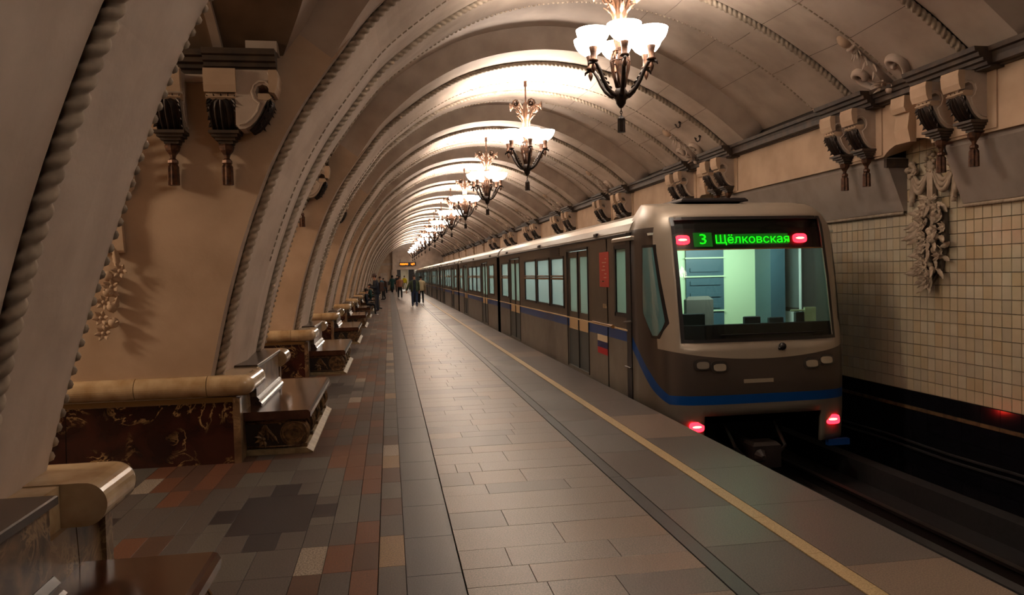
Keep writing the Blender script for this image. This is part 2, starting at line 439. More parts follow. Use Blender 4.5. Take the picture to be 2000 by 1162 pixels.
# ------------------------------------------------------------------ left piers
def jamb_mesh():
    """plaster faces of a pier's two jambs, local t"""
    mb = MB(); n = 30; S = s_at(4.5, .0)
    for t, fl in ((-1.15, False), (1.55, True)):
        rows = []
        for i in range(n+1):
            s = S*i/n; x, z, nx, nz = prof(s); rr = .055
            rows.append([(x+nx*rr, t if t < 0 else tf(s), z), (-2.2, t, z), (-4.6, t, z)])
        mb.grid(rows, 0, fl)
    return mb.mesh('jamb_plaster', PLW)
jamb_m = jamb_mesh()
def bx(name, m, *a, ch=0):
    mb = MB(); mb.box(*a, ch=ch); return mb.mesh(name, m)
def rounded_cap(name, pts, r0x, m, half=True):
    pass
CAPZ = (.64, .84)
def cap_x(y0, y1, round0=False, round1=False):
    """bull-nosed cap along the pier's platform face (runs in y)"""
    mb = MB(); prof_ = [(-1.75, .84), (-1.42, .84)]+[(-1.40+.10*math.sin(PI*i/16), .74+.10*math.cos(PI*i/16)) for i in range(1, 17)]+[(-1.75, .64)]
    mb.prism(prof_, lambda p, q, d: (p, d, q), y0, y1); return mb.mesh('dado_cap', CAP)
def cap_y(x0, x1, t, sg):
    mb = MB(); pr = [(0, .84)]+[(.10*math.sin(PI*i/16)+.02, .74+.10*math.cos(PI*i/16)) for i in range(0, 17)]+[(0, .64)]
    mb.prism([(p, q) for p, q in pr], lambda p, q, d: (d, t+sg*p, q), x0, x1); return mb.mesh('dado_cap', CAP)
def corner_cap(t, sg):
    """rounded corner of the cap"""
    mb = MB(); rows = []
    for i in range(9):
        a = PI/2*i/8
        row = []
        for j in range(17):
            q = PI*j/16; rr = .02+.10*math.sin(q); row.append((-1.42+rr*math.sin(a), t+sg*rr*math.cos(a), .74+.10*math.cos(q)))
        rows.append([(-1.42, t, .84)]+row+[(-1.42, t, .64)])
    mb.grid(rows, 0, sg > 0); return mb.mesh('dado_cap', CAP, True)
TJ0, TJ1 = -1.15, 1.55
dado_parts = []
def dado():
    L = []
    b = MB()  # battered marble faces, jamb panels in two slabs
    def slab(x0, x1, t, sg):
        m_ = MB(); m_.prism([(0, 0), (.05, 0), (.02, .58), (0, .58)], lambda p, q, d: (d, t+sg*p, q), x0, x1); return m_.mesh('dado_panel', DADO)
    for t, sg in ((TJ0, -1), (TJ1, 1)):
        L += [('dado_panel', slab(-2.98, -1.50, t, sg)), ('dado_panel', slab(-4.6, -2.99, t, sg))]
        L.append(('dado_fillet', (lambda m_: (m_.box(-4.6, -1.47, *(sorted((t, t+sg*.045))), .585, .635), m_.mesh('dado_fillet', OCH))[1])(MB())))
        for x0, x1 in ((-1.72, -1.42), (-2.36, -1.726), (-3.1, -2.366), (-3.84, -3.106), (-4.6, -3.846)):
            L.append(('dado_cap', cap_y(x0, x1, t, sg)))
        L.append(('dado_cap', corner_cap(t, sg)))
    # platform face
    def slabx(y0, y1):
        m_ = MB(); m_.prism([(-1.6, 0), (-1.44, 0), (-1.47, .64), (-1.6, .64)], lambda p, q, d: (p, d, q), y0, y1); return m_.mesh('dado_panel', DADO2)
    L += [('dado_panel', slabx(TJ0-.0, -.62)), ('dado_panel', slabx(1.25, TJ1+.0)), ('dado_panel', slabx(-.61, 1.24))]
    L += [('dado_cap', cap_x(TJ0, -.52)), ('dado_cap', cap_x(1.16, TJ1)), ('dado_shelf', bx('dado_shelf', CAP, -1.75, -1.5, -.515, 1.155, .64, .835))]
    # corner pilaster strips
    L += [('corner_strip', bx('corner_strip', DADO2, -1.5, -1.435, TJ0-.055, TJ0+.04, 0, .62)), ('corner_strip', bx('corner_strip', DADO2, -1.5, -1.435, TJ1-.04, TJ1+.055, 0, .62))]
    return L
dado_parts = dado()

# ---- console bracket (scroll profile), local: u outward (+X), width along Y, top at z=0
SCR = [(0, 0), (.33, 0), (.36, -.03), (.37, -.10), (.355, -.17), (.345, -.205), (.305, -.185), (.285, -.145), (.245, -.13), (.20, -.15), (.178, -.20), (.20, -.255), (.25, -.275), (.285, -.27),
       (.25, -.33), (.215, -.40), (.18, -.46), (.13, -.51), (.08, -.535), (.03, -.54), (0, -.50)]
def console_set(wd=.24, depth=1.0):
    w2 = wd/2; P = []
    b = MB(); b.prism([(p*depth, q) for p, q in SCR], lambda p, q, d: (p, d, q), -w2, w2)
    # raised scroll border on both cheeks
    path = [(.30, -.02), (.325, -.09), (.31, -.14), (.27, -.105), (.215, -.105), (.165, -.14), (.148, -.2), (.17, -.265), (.215, -.305), (.19, -.38), (.145, -.44), (.09, -.485), (.03, -.50)]
    for sg in (-1, 1):
        b.tube([(p*depth, sg*(w2+.004), q) for p, q in path], .012, 6)
    P.append(('scroll_block', b.mesh('scroll_block', PL)))
    # front roll of upper block
    b = MB(); b.prism([(.30, 0), (.375, 0), (.385, -.05), (.375, -.15), (.35, -.21), (.30, -.2)], lambda p, q, d: (p*depth, d, q), -w2-.015, w2+.015)
    b.prism([(.2, -.215), (.3, -.215), (.325, -.25), (.29, -.275), (.2, -.27)], lambda p, q, d: (p*depth, d, q), -w2-.008, w2+.008)
    P.append(('scroll_roll', b.mesh('scroll_roll', PLW)))
    # acanthus leaf down the front
    b = MB(); pts = [(.30, -.262), (.292, -.29), (.275, -.33), (.24, -.40), (.20, -.46), (.15, -.515), (.10, -.545)]
    WF = [.35, .78, .98, 1.0, .96, .9, .84]
    rows = []
    for i, (p, q) in enumerate(pts):
        row = []
        for j in range(25):
            a = j/24*2-1; ww = w2*WF[i]; sc = .016*math.cos(a*PI*4.5)*min(1, i/1.5)+.03*(1-a*a)
            row.append((p*depth+.010+sc*.8, a*ww, q-sc*.6))
        rows.append(row)
    b.grid(rows, 0, True)
    for i in range(5):
        for sg in (-1, 1):
            p, q = pts[i]; b.leaf((p*depth, sg*w2*.7, q), (.3, sg*.8, -.9), (.8, 0, -.5), .065, .05, 0, 2, .2)
    for j in range(-2, 3): b.leaf((.25*depth, j*.035, -.33), (.12, j*.12, .4), (1, 0, .2), .11, .05, 0, 2, .35)
    P.append(('acanthus_leaf', b.mesh('acanthus_leaf', BRONZE, True)))
    # stepped foot
    b = MB(); z = -.535
    for i, (hw, h, o) in enumerate(((.135, .028, .20), (.115, .028, .165), (.09, .028, .13), (.065, .03, .10))):
        b.box(-.0, o*depth+.03, -hw, hw, z-h, z); z -= h
    P.append(('bracket_foot', b.mesh('bracket_foot', CORN)))
    c = (.06*depth+.02, 0, z)
    b = MB(); b.lathe([(.055, 0), (.07, -.02), (.058, -.06), (.03, -.10), (.022, -.13), (.044, -.15), (.046, -.175), (.034, -.19)], c, 12, 0, .06, 6)
    b.lathe([(.034, -.19), (.045, -.21), (.048, -.38), (.0, -.38)], c, 16, 0, .14, 8)
    P.append(('tassel', b.mesh('tassel', COPPER)))
    return P
CON = console_set(); CONR = console_set(.25, .82)
def console(parent, loc, rz, parts):
    r = empty('console_bracket', loc, parent); r.rotation_euler.z = rz
    for n, me in parts: put(n, me, r)
    return r
# cornice moulding profile (out, z) relative to a face, top at z=.2
CPR = [(0, 0), (.05, 0), (.06, .035), (.10, .045), (.105, .08), (.15, .09), (.16, .13), (.20, .14), (.21, .19), (0, .19)]
def cornice_y(y0, y1, xf, zb, mi=0, name='cornice', sc=1.0):
    mb = MB(); mb.prism([(p*sc, q) for p, q in CPR], lambda p, q, d: (xf-p, d, zb+q), y0, y1); return mb.mesh(name, CORN)
def cornice_x(x0, x1, yf, sg, zb, sc=1.0):
    mb = MB(); mb.prism([(p*sc, q) for p, q in CPR], lambda p, q, d: (d, yf+sg*p, zb+q), x0, x1); return mb.mesh('cornice', CORN)
cx_main = [cornice_x(-4.6, -1.2, TJ0, -1, 3.67), cornice_x(-4.6, -1.2, TJ1, 1, 3.67)]
cx_blk = [cornice_x(-1.62, -.98, TJ0-.14, -1, 3.66, .8), cornice_x(-1.62, -.98, TJ1+.14, 1, 3.66, .8)]
cap_blk = [bx('cornice_block', PL, -1.25, -.97, TJ0-.2, TJ0, 3.85, 3.95), bx('cornice_block', PL, -1.62, -.98, TJ0-.14, TJ0, 3.60, 3.67), bx('cornice_block', PL, -4.6, -1.62, TJ0-.05, TJ0, 3.60, 3.67)]
# carved rosette / cartouche with leaves on the jamb (mostly behind the near pier)
def cartouche_meshes():
    L = []
    b = MB(); b.tube([(.34*math.cos(a), -.03, .5*math.sin(a)) for a in [2*PI*i/40 for i in range(41)]], .045, 8); L.append(('cartouche_ring', b.mesh('cartouche_ring', PLW, True)))
    b = MB(); b.prism([(.06, 0), (.075, -.3), (-.075, -.3), (-.06, 0)], lambda p, q, d: (p+.3, d, q-.3), -.06, 0); L.append(('cartouche_pendant', b.mesh('cartouche_pendant', PLW)))
    return L
CART = cartouche_meshes()
lfm = MB(); lfm.leaf((0, 0, 0), (0, 0, 1), (0, -1, 0), 1, .5, 0, 4, .25); lfm = lfm.mesh('leaf', PLW, True)
lfg = MB(); lfg.leaf((0, 0, 0), (0, 0, 1), (0, -1, 0), 1, .5, 0, 4, .25); lfg = lfg.mesh('leaf', ROPE, True)
frm = MB(); frm.ball((0, 0, 0), 1, 10); frm = frm.mesh('fruit', ROPE, True)
frw = MB(); frw.ball((0, 0, 0), 1, 10); frw = frw.mesh('fruit', PLW, True)
def flower_mesh(m):
    b = MB()
    for i in range(6):
        a = i*PI/3; b.leaf((0, 0, 0), (math.cos(a), -.25, math.sin(a)), (0, -1, 0), 1, .8, 0, 2, .35)
    b.ball((0, -.18, 0), .28, 8); return b.mesh('flower', m, True)
flg = flower_mesh(ROPE); flw = flower_mesh(PLW)
def orn(parent, name, me, loc, s, ang=0, tilt=0):
    o = put(name, me, parent, loc); o.rotation_euler = (tilt, ang, 0); o.scale = (s, s, s) if not hasattr(s, '__len__') else s; return o
for k in range(-3, NB):
    y = YC+PER*k
    p = empty('pier', (0, y, 0), wall_left)
    put('jamb_plaster', jamb_m, p, (0, -SH, 0) if k < 0 else None)
    for n, me in dado_parts: put(n, me, p)
    for me in cx_main+cx_blk: put('cornice', me, p)
    for me in cap_blk: put('cornice_block', me, p)
    if -1 < k < 8:
        console(wall_left, (-1.345, y+TJ0-.14, 3.665), 0, [c for c in CON if c[0] not in ('tassel', 'bracket_foot')])
        for x in (-1.47, -1.95): console(wall_left, (x, y+TJ0, 3.665), -PI/2, CONR)
        if k in (0, 1):
            r = empty('cartouche', (-2.78, y+TJ0-.02, 2.62), wall_left)
            for n, me in CART: put(n, me, r)
            for i in range(9):
                a = -.2+i*.19; orn(r, 'leaf', lfm, (.38*math.cos(a), -.03, .54*math.sin(a)+.02), .24, .55-i*.05)
            for i in range(14):
                tt = i/13; xx = .30-.12*tt+.06*math.sin(i*2.4); zz = -.72-.62*tt
                orn(r, ('leaf', 'flower', 'fruit')[i % 3], (lfm, flw, frw)[i % 3], (xx, -.04, zz), (.17, .075, .05)[i % 3], 1.2*math.sin(i*1.7))
mb = MB(); mb.box(-10.6, -10.5, -14, 93, 0, 6.2); mb.build('hall_far_wall', PLW, wall_left)
mb = MB(); mb.box(-10.6, -4.55, -14, 93, 5.9, 6.0); mb.build('hall_ceiling', PL, wall_left)
mb = MB(); mb.box(-10.6, -4.5, -14, 93, -.1, -.01); mb.build('hall_floor', G['pale2'], wall_left)
b = MB(); b.box(-4.66, -4.6, -14, 93, ZS+RISE, 6.0); b.build('hall_upper_wall', PL, wall_left)
hl = bpy.data.lights.new('hall_lamp', 'POINT'); hl.energy = HALL_W; hl.color = (1, .78, .54); hl.shadow_soft_size = .35
for k in range(-1, 6):
    l = bpy.data.objects.new('hall_lamp', hl); COL.objects.link(l); l.location = (-7.2, YC+PER*(k+.5)+.2, 4.3)
# ------------------------------------------------------------------ floor
mb = MB(); mb.box(-4.7, 3.2, -13, 108, -.35, -.03); mb.build('paving_bed', JOINT, floor)
mb = MB(); mb.box(3.0, 3.12, -13, 108, -1.3, -.35); mb.build('platform_wall', BED, floor)
mb = MB(); mb.box(-4.7, 3.2, -13, 2.95, -.03, 0); mb.build('paving_behind', G['mid'], floor)
mb = MB(); mb.box(-10.6, 7.2, -13.3, -13, -1.3, 6.4); mb.build('back_wall', PL, wall_right)
GAP = .0016
slab_cache = {}
def slab(name, x0, x1, y0, y1, m, z1=0.0, gap=GAP, stuff=None):
    if stuff is not None:
        stuff.setdefault(m, MB()).box(x0+gap, x1-gap, y0+gap, y1-gap, -.03, z1, ch=.0012); return
    k = (name, round(x1-x0, 3), round(y1-y0, 3), m)
    if k not in slab_cache:
        b = MB(); b.box(-(x1-x0)/2+gap, (x1-x0)/2-gap, -(y1-y0)/2+gap, (y1-y0)/2-gap, -.03, 0, ch=.0012); slab_cache[k] = b.mesh(name, G[m])
    put(name, slab_cache[k], floor, ((x0+x1)/2, (y0+y1)/2, z1))
def flush(st, name):
    for m, b in st.items(): b.build(name, G[m], floor, kind='stuff')
# main strip rows
rows = [3.0, 3.4, 3.86, 4.19, 4.46, 4.77, 5.18, 5.54, 5.97, 6.26, 6.67, 6.98, 7.38, 7.67, 8.12, 8.39]
known = {4.19: [.78], 4.46: [.68, 1.36], 4.77: [1.08], 5.18: [.77], 5.97: [.74, 1.41], 5.54: [], 6.26: [.65, 1.10], 6.67: [.55, .77], 6.98: [1.05], 7.38: [.76], 7.67: [1.2], 8.12: [.73, 1.3]}
while rows[-1] < 96: rows.append(round(rows[-1]+rnd.choice([.3, .33, .36, .4, .43]), 3))
st = {}
for a, b in zip(rows, rows[1:]):
    xs = [.38]+known.get(a, []); x = xs[-1]
    if a not in known:
        x = .38+rnd.uniform(.2, .9); xs.append(x)
        while x+.5 < 1.5: x += rnd.choice([.4, .5, .7]); xs.append(x)
    xs = [x for x in xs if x < 1.6]+[1.79]
    for x0, x1 in zip(xs, xs[1:]):
        slab('granite_slab', x0, x1, a, b, rnd.choice(['pale', 'pale', 'pale2', 'mid']), rnd.uniform(-.0012, 0), stuff=None if a < 26 else st)
flush(st, 'granite_slab')
def strip(name, x0, x1, ln, ms, near, z=0.0, y0=3.0, gap=GAP):
    st = {}; y = y0
    while y < 96:
        l = ln*rnd.uniform(.85, 1.15); slab(name, x0, x1, y, y+l, rnd.choice(ms), z, gap, stuff=None if y < near else st); y += l
    flush(st, name)
strip('border_tile', -.11, .05, .5, ['grey', 'grey2', 'tan', 'light', 'brown', 'grey'], 16)
strip('slate_slab', .05, .375, .72, ['slate', 'slate', 'slate'], 20)
strip('steel_strip', 1.795, 1.905, 3.1, ['band'], 40, .001)
strip('granite_slab', 1.91, 2.455, .82, ['mid', 'grey', 'mid'], 26)
strip('warning_strip', 2.46, 2.57, .66, ['yellow'], 26, .002, gap=.0015)
strip('edge_slab', 2.575, 3.22, 1.15, ['mid', 'mid', 'pale2'], 34)
# mosaic between the piers
xe = [-.11, -.27, -.44, -.61]
E1 = [-.885+.275+.17*i for i in range(0, 4)]
ye = [0, .35, .80, 1.27, 1.75]
def colour(i, j, rr):
    q = abs(i)+abs(j)
    if q >= 6: return rr.choice(['orange', 'brown', 'brown', 'grey'])
    if q >= 5: return rr.choice(['orange', 'orange', 'brown'])
    if q == 4 and abs(i) == 2: return rr.choice(['light', 'grey2'])
    return rr.choice(['grey', 'grey', 'grey2', 'grey'])
rr = random.Random(3)
st = {}
for k in range(-1, NB-1):
    yc = YC+PER*k+PER/2+.2-.2+ (5.85-5.65)
    near = k <= 0
    for m in range(0, 3):
        cx = -.885-1.57*m
        xs = sorted([cx-.275-.17*i for i in range(0, 4)]+[cx+.275+.17*i for i in range(0, 4)])
        if m == 0: xs[-1] = -.112
        ys = sorted([-d for d in ye[1:]]+[-.46, .46]+ye[1:])
        ys = [-3.1+.0, -2.67, -2.22]+[-1.75, -1.27, -.80, -.35, .35, .80, 1.27, 1.75]+[2.22, 2.67, 3.1]
        for a, b in zip(xs, xs[1:]):
            i = round(((a+b)/2-cx)/.17)
            if b-a > .4: i = 0
            for c, d in zip(ys, ys[1:]):
                yy = (c+d)/2
                ja = 0 if abs(yy) < .35 else (1 if abs(yy) < .8 else 2 if abs(yy) < 1.27 else 3 if abs(yy) < 1.75 else 4 if abs(yy) < 2.3 else 5)
                # skip under piers
                y_abs = yc+yy
                if b < -1.5 and (abs(y_abs-(YC+PER*k)) < 1.1 or abs(y_abs-(YC+PER*(k+1))) < 1.1): continue
                z = 0
                tgt = None if (near and m < 2) else st
                if i == 0 and ja == 0:
                    slab('mosaic_tile', a, b, yc-.46, yc+.46, 'black', 0, stuff=tgt); continue
                if i == 0 and ja == 1:
                    c2, d2 = (.80, .46) if yy > 0 else (-.80, -.46)
                    c2, d2 = min(c2, d2), max(c2, d2)
                    if yy > 0: parts = ((a, a+.17, 'grey'), (a+.17, a+.38, 'black'), (a+.38, b, 'grey'))
                    else: parts = ((a, a+.17, 'grey'), (a+.17, a+.38, 'black'), (a+.38, b, 'grey'))
                    for p0, p1, cc in parts: slab('mosaic_tile', p0, p1, yc+(d2 if yy < 0 and 0 else c2), yc+d2, cc, 0, stuff=tgt)
                    continue
                if abs(i) == 2 and ja == 0:
                    for c2, d2, cc in ((-.35, -.17, 'grey2'), (-.17, .15, 'black'), (.15, .35, 'grey')): slab('mosaic_tile', a, b, yc+c2, yc+d2, cc, 0, stuff=tgt)
                    continue
                if i == 0 and ja > 1:
                    mid = (a+b)/2
                    slab('mosaic_tile', a, mid, yc+c, yc+d, colour(1, ja, rr), 0, stuff=tgt); slab('mosaic_tile', mid, b, yc+c, yc+d, colour(1, ja, rr), 0, stuff=tgt); continue
                slab('mosaic_tile', a, b, yc+c, yc+d, colour(i, ja, rr), 0, stuff=tgt)
flush(st, 'mosaic_tile')

# ------------------------------------------------------------------ right wall
XW = 6.88; TP = .158; ZB = .05
mb = MB(); mb.box(XW+.012, XW+.3, -13, 94, -1.3, 4.6); mb.build('wall_backing', JOINT, wall_right)
tile_m = []
for m in TILE:
    for w_ in (.124, .130, .136):
        b = MB(); b.box(-.075, 0, -w_/2, w_/2, -.076, .076); 
        # chamfered face
        b = MB(); c = .004
        vs = [(0, -w_/2, -.077), (0, w_/2, -.077), (0, w_/2, .077), (0, -w_/2, .077), (-.012, -w_/2+c, -.077+c), (-.012, w_/2-c, -.077+c), (-.012, w_/2-c, .077-c), (-.012, -w_/2+c, .077-c)]
        b.add(vs, [(0, 1, 2, 3), (7, 6, 5, 4), (0, 4, 5, 1), (1, 5, 6, 2), (2, 6, 7, 3), (3, 7, 4, 0)]); tile_m.append((w_, b.mesh('tile', m)))
stt = {}; cnt = 0
def rows_at(y):      # tiles go up into the niche
    return 15
y = 2.6; ti = 0; cols = []
while y < 30:
    w_ = rnd.choice((.124, .130, .136)); y += w_/2+.002; cols.append((y, w_)); y += w_/2+.002
for (yy, w_) in cols:
    yl = (yy-(YC-.02)+PER*10) % PER
    innich = min(yl, PER-yl) < .58
    for r in range(22 if innich else 15):
        zc = ZB+TP*(r+.5)
        mi = rnd.choices(range(4), (5, 3, 1.2, 2))[0]
        me = next(m for (q, m) in tile_m[mi*3:mi*3+3] if q == w_)
        if 6.55 < yy < 9.3 and cnt < 330 and r < 15 or (6.55 < yy < 10.0 and r >= 15):
            o = put('tile', me, wall_right, (XW+.012+rnd.uniform(-.001, .0015), yy, zc)); o.rotation_euler = (rnd.uniform(-.006, .006), rnd.uniform(-.008, .008), rnd.uniform(-.012, .012)); cnt += 1
        else:
            b = stt.setdefault(mi, MB()); h = w_/2
            b.add([(XW+.011, yy-h, zc-.077), (XW+.011, yy+h, zc-.077), (XW+.011, yy+h, zc+.077), (XW+.011, yy-h, zc+.077), (XW, yy-h+.003, zc-.074), (XW, yy+h-.003, zc-.074), (XW, yy+h-.003, zc+.074), (XW, yy-h+.003, zc+.074)],
                  [(7, 6, 5, 4), (0, 4, 5, 1), (1, 5, 6, 2), (2, 6, 7, 3), (3, 7, 4, 0)])
for mi, b in stt.items(): b.build('tile', TILE[mi], wall_right, kind='stuff')
mb = MB(); mb.box(XW-.002, XW+.012, 30, 93, ZB, 2.45); mb.build('tile_field', TILE[0], wall_right)
# black skirting tiles, beige strip, black wall below
bk = MB(); bg = MB(); lw = MB(); y = 2
while y < 60:
    bk.box(XW-.012, XW+.012, y+.003, y+.297, -.15, ZB-.004); bg.box(XW-.018, XW+.012, y+.003, y+.297, -.20, -.156)
    for r in range(4): lw.box(XW-.01, XW+.012, y+.003, y+.297, -.205-.24*(r+1)+.003, -.205-.24*r-.003)
    y += .3
bk.build('skirting_tile', BLK, wall_right, kind='stuff'); bg.build('strip_tile', mat('strip_tile', (112, 88, 58), .5, col2=(60, 48, 38), scale=8), wall_right, kind='stuff'); lw.build('base_tile', BLK, wall_right, kind='stuff')
# frieze with niche arches, soffit slope to the wall
XF = 6.52; ZF0, ZF1 = 3.17, 3.84; NH = .53
def bay_right():
    """frieze, soffit and niche for one bay, local t about the rib middle, -PER/2..PER/2"""
    L = []
    zsp = 3.08                                    # springing where slope meets frieze
    def arch_z(t): return 3.10+.22*math.sqrt(max(0, 1-(t/NH)**2))
    ts = [-PER/2, -NH]+[-NH*math.cos(PI*i/16) for i in range(1, 16)]+[NH, PER/2]
    b = MB()
    bot = [(t, ZF0 if abs(t) >= NH else max(ZF0, arch_z(t))) for t in ts]
    rows = [[(XF, t, z), (XF, t, ZF1)] for t, z in bot]; b.grid(rows, flip=False)
    rows = [[(XF+.06, t, z), (XF, t, z)] for t, z in bot]; b.grid(rows)
    L.append(('frieze', b.mesh('frieze', PLW)))
    # sloped soffit: two pieces either side of niche
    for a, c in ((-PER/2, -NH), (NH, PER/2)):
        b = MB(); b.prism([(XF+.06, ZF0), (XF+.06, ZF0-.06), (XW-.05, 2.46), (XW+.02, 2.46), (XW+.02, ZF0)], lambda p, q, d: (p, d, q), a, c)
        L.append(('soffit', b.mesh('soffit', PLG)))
    # niche vault
    b = MB(); rows = [[(XF+.05, t, max(ZF0, arch_z(t)) if abs(t) < NH-.001 else ZF0), (XW+.01, t, max(ZF0, arch_z(t))+.10)] for t in ts[1:-1]]; b.grid(rows, flip=True)
    L.append(('niche_vault', b.mesh('niche_vault', PLW, True)))
    b = MB()
    for sg in (-1, 1): b.box(XF+.04, XW, sg*NH-.03, sg*NH+.03, ZF0-.13, ZF0-.02)
    L.append(('niche_impost', b.mesh('niche_impost', CORN)))
    # keystone
    b = MB(); b.prism([(XF, 3.84), (XF-.16, 3.84), (XF-.17, 3.70), (XF-.14, 3.64), (XF-.09, 3.64), (XF-.12, 3.44), (XF-.08, 3.27), (XF, 3.27)], lambda p, q, d: (p, d, q), -.13, .13)
    L.append(('keystone', b.mesh('keystone', PLW)))
    # console blocks behind pairs
    for a, c in ((-1.42, -.42), (.52, 1.48)):
        b = MB(); b.box(XF-.02, XF+.02, a, c, 3.2, 3.84); L.append(('frieze_block', b.mesh('frieze_block', PLW)))
    # cornices
    L.append(('cornice', cornice_y(-PER/2, -1.5, XF, ZF1))); L.append(('cornice', cornice_y(1.55, PER/2, XF, ZF1))); L.append(('cornice', cornice_y(-.42, .52, XF-.03, ZF1)))
    for a, c in ((-1.52, -.36), (.46, 1.56)):
        L.append(('cornice', cornice_y(a, c, XF-.16, ZF1))); b = MB(); b.box(XF-.17, XF+.3, a+.01, c-.01, ZF1-.02, ZF1+.19); L.append(('cornice_core', b.mesh('cornice_core', CORN)))
    b = MB(); b.box(XF-.15, XW+.1, -PER/2, PER/2, ZF1+.02, ZF1+.17); L.append(('cornice_shelf', b.mesh('cornice_shelf', CORN)))
    return L
BR = bay_right()
# rope on top of tiles
def hrope(L):
    b = MB(); p = .055; n = int(L/p)*5; R = 8; vs = []
    for i in range(n+1):
        s = L*i/n
        for j in range(R):
            q = 2*PI*j/R; rr_ = .026*(.66+.34*abs(math.sin(q-PI*s/p))**.6); vs.append((-.005+rr_*math.cos(q), s, rr_*math.sin(q)))
    b.add(vs, [(i*R+j, i*R+(j+1) % R, (i+1)*R+(j+1) % R, (i+1)*R+j) for i in range(n) for j in range(R)]); return b.mesh('rope_moulding', ROPE, True)
hr = hrope(PER-2*NH)
for k in range(-3, NB):
    y = YC+PER*k
    for n, me in BR: put(n, me, wall_right, (0, y, 0))
    put('rope_moulding', hr, wall_right, (XW-.03, y+NH, 2.435))
    for t in (-1.17, -.66, .76, 1.26):
        if -2 < k < 7: console(wall_right, (XF-.0, y+t, 3.84), PI, CON)
# festoon in the niche
def festoon(y, rs):
    r = empty('festoon', (XW-.02, y, 0), wall_right); r.rotation_euler.z = -PI/2     # local -Y faces the platform, local X = world -Y
    X = lambda yy: -(yy-y)
    # hanging ribbon
    b = MB(); b.prism([(-.055, 0), (-.02, .03), (.02, .03), (.055, 0), (.05, -.45), (.0, -.47), (-.05, -.45)], lambda p, q, d: (p, d, q+3.02), -.06, 0); b.build('ribbon', ROPE, r)
    for i in range(9):
        a = 2*PI*i/9; orn(r, 'fruit', frm, (.075*math.cos(a), -.05, 3.04+.115*math.sin(a)), .03)
    for sx in (-.36, .40):
        for i in range(5): orn(r, 'flower' if i == 0 else 'fruit', flg if i == 0 else frm, (sx+.07*math.cos(i*1.5), -.04, 2.97+.08*math.sin(i*1.5)), .09 if i == 0 else .045, i)
        b = MB()
        for c in range(3): b.tube([(sx*(1-t)+.05*(1 if sx > 0 else -1)*t, -.03-.01*c, 2.95-c*.035-.16*math.sin(PI*t)-.03*c*math.sin(PI*t)) for t in [i/10 for i in range(11)]], [.012+.022*math.sin(PI*i/10) for i in range(11)], 8)
        b.build('drapery', ROPE, r, True)
        b = MB()
        for c in range(3): b.tube([(sx-.02+.022*c, -.03, 2.90-.05*j) for j in range(9-c)], [.014+.002*j for j in range(9-c)], 8)
        b.build('drapery_tail', ROPE, r, True)
    el = [(-.01, 2.50, 3), (.09, 2.50, 0)]
    for i in range(104):
        t = i/103; z = 2.52-1.02*t; hw = .13+.17*math.sin(PI*min(1, t*1.25))**.8
        if t > .8: hw = .26*(1-t)/.2*.8+.05
        a = rs.uniform(-1, 1); kd = (0, 1, 0, 2, 1)[i % 5]
        x_ = a*hw; dp = -.05-.07*(1-a*a)
        ang = math.atan2(-a, .35)+rs.uniform(-.7, .7)
        if kd == 0: orn(r, 'leaf', lfg, (x_, dp, z), rs.uniform(.15, .22), PI+ang, rs.uniform(-.3, .2))
        elif kd == 1: orn(r, 'fruit', frm, (x_*.85, dp-.01, z), (rs.uniform(.032, .055),)*2+(rs.uniform(.035, .07),), ang)
        else: orn(r, 'flower', flg, (x_*.9, dp-.01, z), rs.uniform(.065, .095), ang)
    for s_ in (-1, 1):
        for q in range(2): orn(r, 'leaf', lfg, (s_*.03, -.06, 2.55+.03*q), .15, s_*(1.0+.6*q))
    orn(r, 'leaf', lfg, (0, -.06, 1.62), .2, PI)
    b = MB(); b.prism([(-.22, 2.4), (.24, 2.42), (.26, 2.0), (.16, 1.66), (-.02, 1.5), (-.14, 1.7), (-.24, 2.0)], lambda p, q, d: (p, d, q), -.045, 0); b.build('relief_ground', SHADE_DIRT, r)  # ground coloured dark to paint the shade between leaves and fruit
    return r
festoon(YC, random.Random(5)); festoon(YC+PER, random.Random(6))

